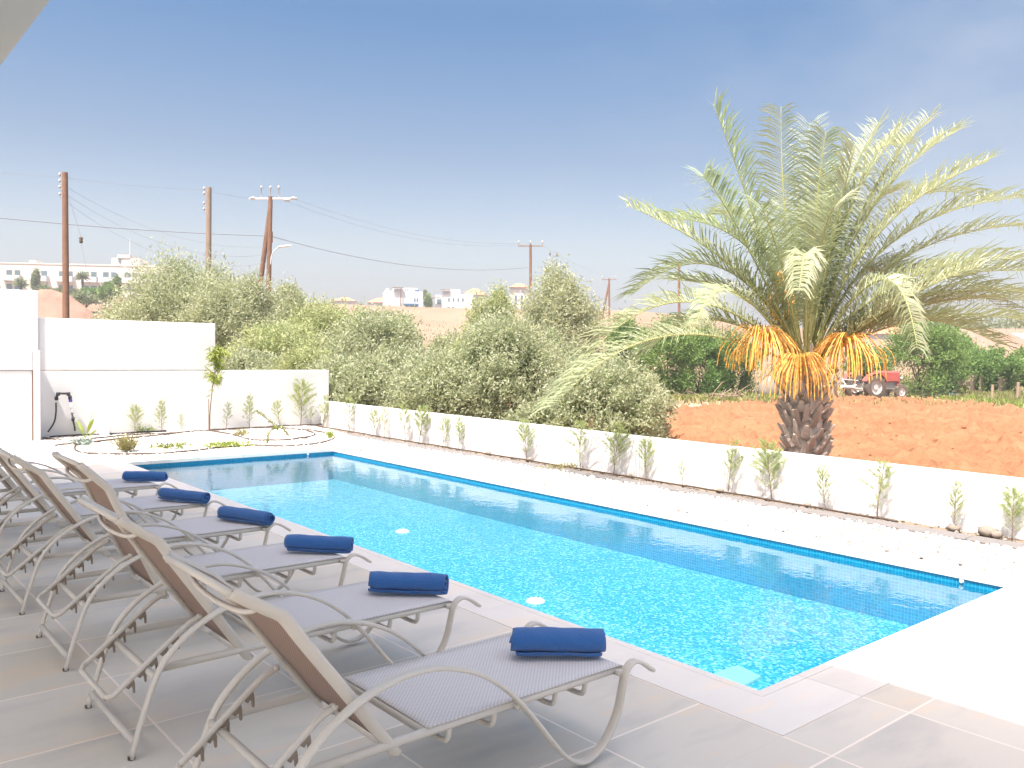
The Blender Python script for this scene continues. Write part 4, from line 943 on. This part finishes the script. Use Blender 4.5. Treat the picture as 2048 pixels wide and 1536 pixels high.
for i, (px, dp, tp, hp, bt, lb) in enumerate(CT): tree('fruit_tree', px, dp, tp, hp, bt, 'citrus', lb, 'fruit tree', CG, 600+i, 13000, lobes=26, clump=.3, stems=2)
BG = 'round shrubs below the cream apartment block'
for i, (px, dp, tp, hp, bt, mt, lb) in enumerate([(95, 128, 578, 14, 592, 'distant', 'leftmost low shrub on the crest of the earth mound'), (118, 125, 580, 14, 594, 'distant', 'low shrub on the mound crest just left of the first pole'), (168, 112, 588, 27, 608, 'distant', 'largest grey green shrub right of the first pole'), (148, 120, 583, 12, 600, 'distant', 'small grey shrub touching the first pole'), (184, 128, 578, 22, 598, 'citrus', 'dark green clipped shrub behind the largest grey green one'), (218, 124, 576, 20, 604, 'citrus', 'bright green shrub at the right of the shrub group'), (215, 140, 566, 9, 590, 'citrus', 'slim bush in front of the apartment balconies'), (234, 142, 557, 8, 592, 'citrus', 'upright bush by the right apartment balconies'), (72, 150, 543, 7, 580, 'distant', 'slender tree in front of the apartment block')]):
    tree('shrub', px, dp, tp, hp, bt, mt, lb, 'shrub', BG, 700+i, 2600, leaf=.42, lobes=14, clump=.38, stems=1)
# small fan palms before the apartments
def fanpalm(px, dp, tp, lb, seed):
    P = gpt(px, dp); zt = zpix(px, tp, dp); h = zt-P[2]-1.2; e = empty('small_palm', tuple(P), label=lb, cat='palm tree', group='small palms at the apartment block'); g = np.random.default_rng(seed)
    b = MB(); b.tube([(0, 0, -.3), (.1, 0, h*.5), (0, 0, h)], [.3, .22, .22], 6); b.build('trunk', M['bark'], e, True)
    n = 160; D = unit(np.stack([g.normal(size=n), g.normal(size=n), g.uniform(-.6, 1, n)], -1)); V, Fq = leaves_np(np.zeros((n, 3))+np.array([0, 0, h]), D, g.uniform(1.0, 1.8, n), .3); link_mesh('crown', mesh_np('crown', V, Fq, M['distant']), e)
for a in ((42, 160, 556, 'short palm before the leftmost apartment balconies', 1), (165, 160, 542, 'tall palm between the apartment balconies', 2), (84, 150, 566, 'stubby palm beside the slender tree', 3)): fanpalm(*a)
tree('distant_tree', 795+60, 205, 592, 9, 622, 'grass', 'small bright tree between the two white villas', 'tree', None, 720, 2000, leaf=.5, lobes=10, clump=.4, stems=1)
tree('distant_tree', 848, 215, 582, 5, 600, 'distant', 'dark little tree beside the left white villa', 'tree', None, 721, 1200, leaf=.5, lobes=8, clump=.4, stems=1)
# hazy belt of trees far off on the right
g = np.random.default_rng(3); C = []
for k in range(150):
    px = g.uniform(1700, 2250); dp = g.uniform(185, 215); p = gpt(px, dp); r = g.uniform(1.6, 3.6); q = unit(g.normal(size=(60, 3)))*r*g.uniform(.5, 1, (60, 1))*np.array([1.4, 1.4, .8]); C.append(p+q+np.array([0, 0, r*.7]))
C = np.concatenate(C); V, Fq = leaves_np(C, unit(g.normal(size=C.shape)+np.array([0, 0, .4])), .75, .45); link_mesh('distant_trees', mesh_np('distant_trees', V, Fq, M['distant']), kind='stuff', label='far belt of bluish green trees at the right horizon', cat='trees')
# dry grass and weeds at the field edge and green crop strip at the right
def grassfield(pts, n, h, mat, label, name, seed, dz=0):
    g = np.random.default_rng(seed); u = g.uniform(size=n); i = g.integers(0, len(pts), n); base = np.array([pts[k] for k in i], float); base[:, 0] += g.normal(0, 12, n); base[:, 1] += g.uniform(-1, 1, n)*base[:, 2]
    lat = (base[:, 0]-1024)/F_PX; P = CAM[None, :2]+(AF[None, :2]+AR[None, :2]*lat[:, None])*base[:, 1:2]; z = gz(P[:, 0], P[:, 1])+dz
    C = np.concatenate([P, z[:, None]], 1); D = unit(np.stack([g.normal(0, .5, n), g.normal(0, .5, n), np.ones(n)], -1)); V, Fq = leaves_np(C, D, h*g.uniform(.5, 1.2, n), .05+h*.12)
    return link_mesh(name, mesh_np(name, V, Fq, M[mat]), kind='stuff', label=label, cat='grass')
grassfield([(px, 47-(px-1880)*.04+6, 5.5) for px in range(1890, 2120, 6)], 9000, .30, 'grass', 'bright green crop strip at the right edge of the red field', 'crop_strip', 41)
grassfield([(px, 50-(px-1880)*.03+3, 5) for px in range(1900, 2120, 6)], 3500, .38, 'grassdry', 'yellow dry weeds behind the crop strip', 'dry_weeds', 42)
grassfield([(px, 45, 2.5) for px in range(1320, 1560, 6)], 3500, .28, 'grass', 'thin grass along the track left of the palm', 'track_grass', 43)
grassfield([(px, 60, 22) for px in range(1300, 2100, 8)], 9000, .35, 'grassdry', 'dry grass under the far fruit trees', 'dry_grass', 44)
grassfield([(px, 95, 35) for px in range(0, 1250, 6)], 4000, .5, 'distant', 'sparse low scrub over the rising slope', 'slope_scrub', 45)

# ================================================================== POLES AND WIRES
def pole(px, top_py, dp, r, mat, label, extra=None, base_px=None):
    B = gpt(base_px or px, dp, -.5); T = at(px, top_py, dp); e = empty('utility_pole', tuple(B), label=label, cat='utility pole', group='wooden utility poles')
    t = T-B; b = MB(); b.tube([np.zeros(3), t*.5, t], [r*1.12, r, r*.86], 12); b.build('post', M[mat], e, 'auto')
    if extra: extra(e, B, T)
    return T
def crossarm(w, pins, steel=False):
    def f(e, B, T):
        t = T-B; b = MB(); b.obox(t+np.array([0, 0, -.12]), AR*w, AF*.05, np.array([0, 0, .05])); b.build('crossarm', M['wood_grey' if not steel else 'metal_pale'], e)
        for q in pins:
            b = MB(); c = t+AR*q*w; b.lathe([(.015, -.08), (.02, .12), (.06, .14), (.075, .22), (.045, .30), (0, .32)], 8, 'z', tuple(c)); b.build('insulator', M['insulator'], e, True)
    return f
def sidepins(zs, side=-1):
    def f(e, B, T):
        t = T-B
        for z in zs:
            c = t+np.array([0, 0, -z]); b = MB(); b.tube([c, c+AR*side*.22, c+AR*side*.26+np.array([0, 0, .10])], .018, 5); b.lathe([(.02, 0), (.055, .03), (.055, .11), (.03, .15), (0, .16)], 8, 'z', tuple(c+AR*side*.26+np.array([0, 0, .08]))); b.build('insulator', M['insulator'], e, True)
    return f
T1 = pole(130, 345, 42, .155, 'wood_pole', 'tall brown wooden utility pole at the left with four side insulators', sidepins([.25, .55, .85, 1.2]), 133)
T2 = pole(418, 375, 44, .15, 'wood_grey', 'pale grey wooden utility pole rising through the olive trees', sidepins([.2, .45, .95, 1.25]), 415)
def twin(e, B, T):
    t = T-B; b = MB(); base = gpt(492, 50, -.5)-B; b.tube([base, t+np.array([0, 0, -.5])], [.16, .13], 12); b.build('prop_post', M['wood_pole'], e, 'auto')
    crossarm(1.25, [], True)(e, B, T)
    for q in (-.45, 0, .4):
        b = MB(); c = t+AR*q*1.2; b.lathe([(.03, -.1), (.03, .45), (.06, .47), (.07, .56), (.03, .62), (0, .63)], 8, 'z', tuple(c)); b.build('insulator', M['insulator'], e, True)
    for q, zz in ((.62, -.2), (.95, -.1), (-.95, -.1)):
        b = MB(); c = t+AR*q*1.25+np.array([0, 0, zz]); b.tube([c, c+AR*.18, c+AR*.36+np.array([0, 0, -.03])], [.07, .09, .05], 8); b.build('strain_insulator', M['insulator'], e, True)
    b = MB(); b.obox(t+np.array([0, 0, -2.35]), AR*.1, AF*.17, np.array([0, 0, .32])); b.build('junction_case', M['rust'], e)
    b = MB(); b.tube([t+np.array([0, 0, -5.9]), t+np.array([0, 0, -5.9])-AR*1.0], .03, 6); b.build('brace_rod', M['metal_pale'], e)
T3 = pole(541, 393, 50, .145, 'wood_pole', 'red brown twin pole with a leaning prop and steel crossarm', twin, 533)
T4 = pole(1061, 489, 72, .125, 'wood_pole', 'brown pole with a wide crossarm above the olives in mid picture', crossarm(1.05, [-.95, 0, .95]))
def twin2(e, B, T):
    t = T-B; b = MB(); base = gpt(1190, 100, -.5)-B; b.tube([base, t+np.array([0, 0, -.6])], [.13, .11], 10); b.build('prop_post', M['wood_pole'], e, 'auto'); crossarm(.85, [-.9, .9])(e, B, T)
T5 = pole(1218, 557, 100, .12, 'wood_pole', 'small distant pole with a leaning prop left of the palm', twin2)
T6 = pole(1358, 522, 80, .125, 'wood_pole', 'bare brown pole seen between the left palm fronds')
def cable(pa, pb, sag, r, label, k=0):
    pts = []
    for t in np.linspace(0, 1, 22): p = pa+(pb-pa)*t; pts.append(p-np.array([0, 0, sag*4*t*(1-t)]))
    b = MB(); b.tube(pts, r, 4, False); b.build('overhead_cable', M['wire'], None, True, label=label, cat='cable', group='overhead cables between the poles')
off = at(-60, 343, 41); z_ = lambda T, dz: T+np.array([0, 0, dz])
cable(at(-60, 430, 41), z_(T3, -2.3), 0.15, .018, 'thick dark cable passing the first two poles to the twin pole')
cable(z_(T3, -2.3), z_(T4, -1.9), .9, .018, 'thick dark cable sagging from the twin pole to the crossarm pole')
cable(at(-60, 342, 41), z_(T1, -.2)-AR*.26, .02, .0065, 'thin wire running left from the first pole top')
cable(z_(T1, -.2)-AR*.26, z_(T2, -.1)-AR*.26, .12, .0065, 'thin wire between the tops of the two left poles')
cable(z_(T2, -.1)-AR*.26, z_(T3, -.1)-AR*1.0, .08, .0065, 'thin wire from the grey pole to the twin pole crossarm')
for q, dz in enumerate((.5, .85, 1.2)): cable(z_(T1, -dz)-AR*.26, z_(T3, -2.9-.45*q), 1.0+.2*q, .0055, 'slack thin wire from the first pole to the twin pole, %s of three' % ('upper', 'middle', 'lowest')[q])
cable(z_(T3, -.1)+AR*1.3, z_(T4, .1)-AR*1.0, .8, .0065, 'upper thin wire from the twin pole to the crossarm pole')
cable(z_(T3, -.25)+AR*.9, z_(T4, .1), 1.1, .0065, 'lower thin wire from the twin pole to the crossarm pole')
cable(z_(T4, .0)+AR*.95, z_(T5, .1), .25, .0065, 'thin wire with two birds running right from the crossarm pole')
for q, (px, py) in enumerate(((1100, 507), (1114, 508))):
    c = at(px, py, 74); b = MB(); b.lathe([(0, -.17), (.05, -.13), (.085, -.02), (.075, .06), (.045, .11), (.05, .15), (.03, .19), (0, .20)], 10, 'z'); b.tube([(0, 0, -.1), (.06, .02, -.24)], [.04, .02], 5); b.tube([(0.02, 0, .16), (-.06, 0, .15)], [.018, .004], 4)
    b.build('bird', M['wire'], None, True, loc=tuple(c), label='dark bird perched on the thin wire, the %s of two' % ('left', 'right')[q], cat='bird', group='birds on the wire')
gw = empty('guy_wire', tuple(z_(T1, -.6)), label='thin guy wire with a hanging insulator right of the first pole', cat='wire'); O = z_(T1, -.6)
b = MB(); q1 = at(162, 474, 42)-O; b.tube([np.zeros(3), q1], .010, 4); b.tube([q1+np.array([0, 0, -.3]), at(184, 590, 42)-O], .006, 4); b.build('strand', M['wire'], gw)
b = MB(); b.lathe([(0, .02), (.07, 0), (.10, -.08), (.06, -.15), (.10, -.2), (.06, -.3), (0, -.31)], 8, 'z', tuple(q1)); b.build('insulator', M['bark'], gw, True)
lm = empty('street_lamp', tuple(at(539, 535, 49.8)), label='street lamp on a curved arm fixed to the twin pole', cat='street lamp'); O = at(539, 535, 49.8)
b = MB(); b.tube(crom([at(541, 530, 49.8)-O, at(543, 512, 49.8)-O, at(549, 501, 49.8)-O, at(558, 495, 49.8)-O], 5), .035, 8); b.build('arm', M['metal_pale'], lm, True)
b = MB(); p, q = at(556, 494, 49.8)-O, at(584, 491, 49.8)-O; b.tube([p, p+(q-p)*.15, p+(q-p)*.6, q], [.05, .11, .10, .05], 10, True, .6); b.build('lamp_head', M['white_plastic'], lm, True)

# ================================================================== BUILDINGS
def frame_at(px, dp, turn=0.0):
    """local axes of a building: origin on the ground, u to the right, v away"""
    P = gpt(px, dp); a = YAW+turn; u = np.array([math.cos(a), -math.sin(a), 0]); v = np.array([math.sin(a), math.cos(a), 0]); return P, u, v
def lbox(b, u, v, x0, x1, y0, y1, z0, z1):
    c = u*(x0+x1)/2+v*(y0+y1)/2+np.array([0, 0, (z0+z1)/2]); b.obox(c, u*(x1-x0)/2, v*(y1-y0)/2, np.array([0, 0, (z1-z0)/2]))
# cream apartment block on the ridge
P, u, v = frame_at(150, 182, -R(5)); e = empty('apartment_block', tuple(P), label='long cream apartment block with balconies on the ridge at left', cat='apartment block')
zt = zpix(150, 531, 182)-P[2]; s = 182/F_PX
b = MB(); lbox(b, u, v, -26, 19, 0, 14, -4, zt); b.build('wall', M['hotel'], e)
b = MB(); lbox(b, u, v, -26.1, 19.1, -.12, 14.1, zt+.003, zt+.28); lbox(b, u, v, -10.6, -9.2, 3, 6, zt+.283, zt+1.1); b.build('roof', M['hotel'], e)
b = MB(); lbox(b, u, v, 7.4, 13.2, .4, 7, zt+.283, zt+1.75); lbox(b, u, v, 8.6, 11.2, .25, 5, zt+1.753, zt+2.5); b.build('stair_tower', M['hotel'], e)
b = MB(); b.tube([u*10.6+v*2+np.array([0, 0, zt+2.4]), u*10.6+v*2+np.array([0, 0, zt+6])], .06, 5); b.build('aerial', M['metal_pale'], e)
b = MB(); lbox(b, u, v, 8.9, 9.3, .15, .3, zt+.8, zt+1.7); b.build('window', M['glass_dark'], e)
fl = 2.95
for kx, x in enumerate((-12.6, -7.2, -2.0, 2.9, 7.0, 11.4, -17.6, 15.8)):
    for k in range(4):
        z = zt-1.35-fl*k-2.0
        for dx, w in ((-1.2, .62), (.45, .62)):
            b = MB(); lbox(b, u, v, x+dx, x+dx+1.15, -.05, .12, z+.55, z+2.0); f_ = b.build('window', M['glass_dark'], e)
        b = MB(); lbox(b, u, v, x-1.7, x+2.0, -1.35, -.003, z-.25, z-.05); lbox(b, u, v, x-1.7, x+2.0, -1.35, -1.22, z-.047, z+.85); lbox(b, u, v, x-1.7, x-1.58, -1.217, -.003, z-.047, z+.85); lbox(b, u, v, x+1.88, x+2.0, -1.217, -.003, z-.047, z+.85); b.build('balcony', M['house_white'], e)
# white villas
def villa(px, dp, turn, wpx, top, bot, label, parts):
    P, u, v = frame_at(px, dp, turn); s = dp/F_PX; P[2] = zpix(px, bot, dp); e = empty('villa', tuple(P), label=label, cat='house', group='white villas on the ridge')
    w = wpx*s; h = (bot-top)*s; parts(e, u, v, w, h); return e
def vA(e, u, v, w, h):
    b = MB(); lbox(b, u, v, -w/2, w/2, 0, 8, -3, h*.86); lbox(b, u, v, -w*.25, w*.38, 1.2, 7, h*.863, h*1.02); lbox(b, u, v, -w*.47, -w*.38, .1, 2, h*.863, h*.95); b.build('wall', M['house_white'], e)
    b = MB(); lbox(b, u, v, -w*.30, -w*.02, -.8, 1.1, h*.985, h*1.0); b.build('pergola', M['wood_old'], e)
    b = MB(); b.tube([u*(-w*.09)-v*.7, u*(-w*.09)-v*.7+np.array([0, 0, h*.985])], .09, 6); b.build('post', M['wood_pole'], e)
    b = MB(); lbox(b, u, v, w*.02, w*.37, -1.4, -.01, h*.22, h*.29); b.build('awning', M['glass_blue'], e)
    for x0, x1, z0, z1 in ((.03, .12, .04, .20), (.18, .34, .05, .20)): b = MB(); lbox(b, u, v, w*x0, w*x1, -.06, .1, h*z0, h*z1); b.build('window', M['glass_dark'], e)
    for x0, x1, z0, z1 in ((.27, .30, .40, .55), (.335, .365, .40, .55)): b = MB(); lbox(b, u, v, w*x0, w*x1, -.06, .1, h*z0, h*z1); b.build('window', M['glass_dark'], e)
    for x in (.04, .09): b = MB(); lbox(b, u, v, w*x, w*(x+.02), 1.1, 1.25, h*.88, h*.96); b.build('window', M['glass_dark'], e)
    b = MB(); lbox(b, u, v, w*.29, w*.40, .5, .62, h*.863, h*.93); b.build('balcony_glass', M['glass_blue'], e)
    b = MB(); lbox(b, u, v, -w*.6, w*.62, -5, -4.8, -3, h*.06); b.build('garden_wall', M['house_white'], e)
villa(806, 200, -R(12), 76, 576, 621, 'white cubic villa with a blue awning on the ridge', vA)
def vB(e, u, v, w, h):
    b = MB(); lbox(b, u, v, -w*.30, w*.5, 0, 8, -3, h*.80); lbox(b, u, v, -w*.30, w*.16, .5, 7, h*.803, h); lbox(b, u, v, -w*.5, -w*.303, 1, 6, -3, h*.78); b.build('wall', M['house_white'], e)
    b = MB(); lbox(b, u, v, -w*.34, -w*.1, -.7, .4, h*.965, h*.985); lbox(b, u, v, -w*.58, -w*.35, -.7, .4, h*.63, h*.655); b.build('pergola', M['wood_old'], e)
    for x in (-.14, -.02, .10, .22): b = MB(); lbox(b, u, v, w*x, w*(x+.04), -.06, .1, h*.50, h*.64); b.build('window', M['glass_dark'], e)
    for x in (-.16, -.05): b = MB(); lbox(b, u, v, w*x, w*(x+.07), -.06, .1, h*.10, h*.28); b.build('window', M['glass_dark'], e)
    b = MB(); lbox(b, u, v, -w*.45, -w*.34, .9, 1.1, h*.40, h*.60); b.build('window', M['glass_dark'], e)
villa(905, 196, R(6), 78, 579, 628, 'white stepped villa with dark pergolas right of the awning villa', vB)
def redroof(px, dp, turn, wpx, top, eave, bot, label, wallmat='house_white'):
    P, u, v = frame_at(px, dp, turn); s = dp/F_PX; P[2] = zpix(px, bot, dp); e = empty('tiled_house', tuple(P), label=label, cat='house', group='houses with red tiled roofs'); w = wpx*s; h1 = (bot-eave)*s; h2 = (bot-top)*s
    b = MB(); lbox(b, u, v, -w*.46, w*.46, 0, w*.7, -3, h1); b.build('wall', M[wallmat], e)
    b = MB(); zv = np.array([0, 0, 1.0]); q = [-u*w/2-v*.5+zv*h1, u*w/2-v*.5+zv*h1, u*w/2+v*w*.76+zv*h1, -u*w/2+v*w*.76+zv*h1, -u*w*.12+v*w*.35+zv*h2, u*w*.12+v*w*.35+zv*h2]
    b.add(q, [(0, 1, 5, 4), (1, 2, 5), (2, 3, 4, 5), (3, 0, 4), (3, 2, 1, 0)]); b.build('roof', M['roof_tile'], e)
    b = MB(); lbox(b, u, v, -w*.2, -w*.1, -.06, .1, h1*.3, h1*.75); lbox(b, u, v, w*.1, w*.2, -.06, .1, h1*.3, h1*.75); b.build('window', M['glass_dark'], e)
redroof(688, 215, -R(8), 48, 594, 602, 625, 'small house with a red hipped roof left of the white villas')
redroof(755, 225, R(5), 46, 595, 605, 625, 'house with a pale red roof just behind the awning villa')
redroof(945, 222, R(5), 50, 576, 590, 625, 'house with an orange roof behind the stepped villa')
redroof(1785, 118, R(10), 78, 652, 668, 700, 'white house with a low terracotta roof behind the palm fronds')
P = gpt(1035, 165); zt = zpix(1035, 572, 165); 
redroof(1035, 170, 0, 40, 566, 575, 640, 'pale house glimpsed between the two rounded olives')
# sand mounds
def mound(px, dp, wpx, top, label, seed, asym=.0):
    P = gpt(px, dp, -.6); s = dp/F_PX; h = zpix(px, top, dp)-P[2]; w = wpx*s; X, Y = np.meshgrid(np.linspace(-1, 1, 60), np.linspace(-1, 1, 60)); r = np.hypot(X, Y); Z = np.maximum(0, 1-r**1.5)*(1+.35*(fbm(X*3+seed, Y*3, 4, seed)-.5))*h*1.0
    u = AR; v = np.array([AF[0], AF[1], 0]); Pn = P+X[..., None]*u*w+Y[..., None]*v*w*.8+Z[..., None]*np.array([0, 0, 1.0])-P
    o = link_mesh('earth_mound', mesh_np('earth_mound', Pn.reshape(-1, 3), sheet_faces(60, 60), M['mound'], True), label=label, cat='earth mound', group='mounds of pale earth'); o.location = tuple(P); return o
mound(95, 78, 160, 576, 'pinkish earth mound behind the high wall, crossed by the first pole', 2)
mound(1985, 92, 130, 664, 'pale sand mound at the right beyond the green trees', 4)
mound(30, 84, 120, 588, 'lower earth mound behind the tallest white wall block', 7)
# white sheet-roofed shed on the right mound
P, u, v = frame_at(2030, 98, R(25)); P[2] = zpix(2030, 700, 98); e = empty('shed', tuple(P), label='low shed with a pale sloping roof on the right sand mound', cat='shed'); zv = np.array([0, 0, 1.0])
b = MB(); lbox(b, u, v, -3, 3, 0, 3, -.5, .9); b.build('wall', M['wood_old'], e)
b = MB(); b.add([u*-3.4-v*.4+zv*.8, u*3.4-v*.4+zv*.8, u*3.4+v*3.3+zv*1.9, u*-3.4+v*3.3+zv*1.9]+[q+zv*.1 for q in (u*-3.4-v*.4+zv*.8, u*3.4-v*.4+zv*.8, u*3.4+v*3.3+zv*1.9, u*-3.4+v*3.3+zv*1.9)], [(3, 2, 1, 0), (4, 5, 6, 7), (0, 1, 5, 4), (1, 2, 6, 5), (2, 3, 7, 6), (3, 0, 4, 7)]); b.build('roof', M['house_white'], e)

# ================================================================== TRACTOR AND FIELD CLUTTER
TD = 46.5; P = gpt(1728, TD, .02); tz = -.60; ang = math.atan2(0, 1)
fwd = AR*math.cos(R(20))+np.array([AF[0], AF[1], 0])*math.sin(R(20)); fwd[2] = 0; fwd /= np.linalg.norm(fwd)
tr = empty('tractor', (P[0], P[1], tz), math.atan2(fwd[1], fwd[0]), label='old faded red tractor with a rear plough parked at the field edge', cat='tractor')
def wheel(x, y, r, w):
    b = MB(); prof = [(r*.58, -w/2), (r*.8, -w/2), (r*.96, -w*.42), (r, -w*.2), (r, w*.2), (r*.96, w*.42), (r*.8, w/2), (r*.58, w/2)]; b.lathe(prof+[prof[0]], 26, 'y')
    for k in range(18):
        a = k*math.pi/9; s = 1 if k % 2 else -1; b.obox((math.cos(a)*r*1.0, s*w*.2, math.sin(a)*r*1.0), (math.cos(a)*.03, 0, math.sin(a)*.03), (math.sin(a)*.05, w*.26*s, -math.cos(a)*.05), (-math.sin(a)*.03, 0, math.cos(a)*.03))
    o = b.build('wheel', M['tyre'], tr, 'auto', (x, y, r)); b = MB(); b.lathe([(0, -w*.28), (r*.2, -w*.3), (r*.24, -w*.12), (r*.5, -w*.12), (r*.59, -w*.42), (r*.60, w*.42), (r*.5, w*.12), (r*.24, w*.12), (r*.2, w*.3), (0, w*.28)], 22, 'y'); b.build('rim', M['rim'], o, 'auto')
for y in (-.78, .78): wheel(0, y, .66, .36)
for y in (-.62, .62): wheel(1.95, y, .40, .22)
b = MB(); b.rbox(.75, 2.25, -.29, .29, .95, 1.52, .09); b.rbox(2.05, 2.28, -.25, .25, .62, .94, .03); b.build('hood', M['tractor_red'], tr)
b = MB(); b.rbox(2.282, 2.30, -.2, .2, .68, 1.3, .008); b.build('grille', M['tractor_grey'], tr)
for y in (-.19, .19): b = MB(); b.lathe([(0, .02), (.07, .015), (.075, -.06), (0, -.08)], 12, 'x', (2.30, y*1.6, 1.12)); b.build('headlight', M['rim'], tr, True)
b = MB(); b.rbox(.1, 2.1, -.17, .17, .52, .93, .04); b.rbox(-.28, .5, -.28, .28, .42, .9, .05); b.tube([(0, -.7, .66), (0, .7, .66)], .09, 8); b.tube([(1.95, -.58, .42), (1.95, .58, .42)], .05, 8); b.rbox(.9, 1.4, .171, .3, .6, .9, .02); b.build('engine', M['tractor_grey'], tr)
for y in (-.78, .78):
    b = MB(); V = []; 
    for k in range(9):
        a = R(20+k*17); V += [(math.cos(a)*.76, y-.17, .66+math.sin(a)*.76), (math.cos(a)*.76, y+.17, .66+math.sin(a)*.76)]
    s = 1 if y > 0 else -1; V2 = [(q[0]*.96, q[1], .66+(q[2]-.66)*.96) for q in V]; n = len(V)
    b.add(V+V2, [(2*i, 2*i+1, 2*i+3, 2*i+2) for i in range(8)]+[(n+2*i+2, n+2*i+3, n+2*i+1, n+2*i) for i in range(8)]+[(2*i, 2*i+2, n+2*i+2, n+2*i) for i in range(8)]+[(2*i+1, n+2*i+1, n+2*i+3, 2*i+3) for i in range(8)]); b.build('fender', M['tractor_red'], tr, 'auto')
b = MB(); b.rbox(-.35, .1, -.24, .24, .95, 1.05, .03); b.rbox(-.42, -.34, -.24, .24, 1.0, 1.36, .03); b.build('seat', M['tyre'], tr)
b = MB(); b.tube([(.75, 0, 1.2), (.48, 0, 1.48)], .02, 6); b.tube([(.48+.06*math.cos(q)*1, .19*math.sin(q), 1.48+.19*math.cos(q)*.8) for q in np.linspace(0, 6.283, 17)], .016, 5); b.build('steering_wheel', M['tyre'], tr, True)
b = MB(); b.tube([(1.5, .2, 1.36), (1.5, .2, 1.85)], .035, 8); b.build('exhaust_pipe', M['rust'], tr)
pl = MB(); pl.rbox(-1.55, -1.40, -.95, .95, .62, .74, .02); pl.rbox(-2.35, -2.2, -.95, .95, .62, .74, .02); pl.rbox(-2.2, -1.55, -.06, .06, .64, .73, .02)
for y in (-.3, .3): pl.tube([(-.25, y, .5), (-1.45, y, .64)], .04, 6)
pl.tube([(-.2, 0, .95), (-1.5, 0, 1.05)], .035, 6); pl.tube([(-1.5, -.3, .74), (-1.5, 0, 1.1), (-1.5, .3, .74)], .035, 6)
po = pl.build('plough', M['rim'], tr, 'auto')
for x, ys in ((-1.48, (-.85, -.3, .3, .85)), (-2.28, (-.6, 0, .6))):
    for y in ys: b = MB(); b.tube(crom([(x, y, .64), (x-.12, y, .4), (x-.02, y, .15), (x+.16, y, .0)], 4), .035, 6); b.obox((x+.14, y, .03), (.09, 0, -.02), (0, .06, 0), (.02, 0, .03)); b.build('tine', M['rust'], po)
# field clutter
def scatterpile(name, px, dp, w, d, h, n, mat, label, cat, seed, L=.5, r=.02):
    g = np.random.default_rng(seed); P = gpt(px, dp); b = MB()
    for k in range(n):
        a = g.uniform(0, 6.28); q = g.uniform(0, 1)**.6; z = h*(1-q)*g.uniform(.3, 1); c = AR*math.cos(a)*q*w+np.array([AF[0], AF[1], 0])*math.sin(a)*q*d+np.array([0, 0, z+.04]); dd = unit(np.array([g.normal(), g.normal(), g.normal(0, .35)]))*L*g.uniform(.5, 1.3); b.tube([c-dd, c+dd*.1+g.normal(0, .05, 3), c+dd], [r, r*.8, r*.4], 4, False)
    return b.build(name, M[mat], None, loc=tuple(P), label=label, cat=cat)
scatterpile('brush_pile', 1856, 50, 1.7, 1.2, 1.0, 380, 'brush', 'grey heap of cut branches right of the tractor', 'brush pile', 1, .6, .022)
scatterpile('branch_pile', 1440, 43.5, 2.6, .8, .35, 90, 'wood_old', 'scattered dry branches on the track left of the palm', 'branches', 2, .8, .03)
V = ico*np.array([.9, .6, .95])*rng.uniform(.75, 1.15, (12, 1)); o = link_mesh('boulder', mesh_np('boulder', V, icf, M['stone']), label='large pale boulder left of the palm trunk under the fruit', cat='boulder'); o.location = tuple(gpt(1538, 47, .4))
b = MB(); b.rbox(-.9, .9, -.6, .6, 0, .28, .05); b.build('tarpaulin', M['tarp_blue'], None, loc=tuple(gpt(1897, 50)), label='flat blue tarpaulin bundle between the green trees', cat='tarpaulin')
b = MB(); b.obox((0, 0, .55), AR*.45+np.array([0, 0, .35]), np.array([AF[0], AF[1], 0])*.3, np.array([-.02, 0, .05])); b.tube([(-.2, 0, 0), (0, 0, .5)], .04, 5); b.build('metal_sheet', M['metal_pale'], None, loc=tuple(gpt(1905, 51)), label='tilted pale metal sheet above the blue tarpaulin', cat='metal sheet')
for q, (px, hgt, lb) in enumerate(((1985, .95, 'pale wooden post on the crop strip, left of the other'), (2036, 1.1, 'pale wooden post at the right edge of the crop strip'))):
    b = MB(); b.tube([(0, 0, -.2), (.03, 0, hgt)], [.09, .075], 8); b.build('wooden_post', M['path'], None, 'auto', loc=tuple(gpt(px, 46)), label=lb, cat='post', group='posts at the crop strip')
for q, px in enumerate((1948, 1968, 2005)):
    b = MB(); g = np.random.default_rng(q)
    for k in range(5): b.obox((k*.24-.5, 0, .55+g.uniform(-.06, .06)), (.11, 0, .0), (0, .03, 0), (0, 0, .6))
    b.obox((0, .06, .8), (.62, 0, 0), (0, .025, 0), (0, 0, .05)); b.build('board_fence', M['wood_old'], None, loc=tuple(gpt(px, 53)), label='weathered board panel under the right green tree, %s' % ('leftmost of three', 'middle of three', 'rightmost of three')[q], cat='fence panel', group='board panels under the right tree')
b = MB(); b.rbox(-.5, .5, -.4, .4, .75, 1.0, .03); 
for x in (-.4, .4): b.tube([(x, 0, 0), (x, 0, .75)], .05, 6)
b.build('crate_table', M['path'], None, loc=tuple(gpt(1925, 50)), label='small pale crate on legs beside the blue tarpaulin', cat='crate')
# ================================================================== HAZE (one closed box of even, thin air)
HZ = .0011
t = NT('thin_haze'); vol = t.n('ShaderNodeVolumePrincipled'); vol.inputs['Color'].default_value = (.93, .95, 1.0, 1); vol.inputs['Density'].default_value = HZ; vol.inputs['Anisotropy'].default_value = .3
t.t.links.new(vol.outputs[0], t.out.inputs['Volume'])
b = MB(); b.box(-4200, 4200, -4200, 4200, -8, 30); hz_o = b.build('haze', t.m, None, kind='stuff', label='thin summer haze over the whole view', cat='haze')
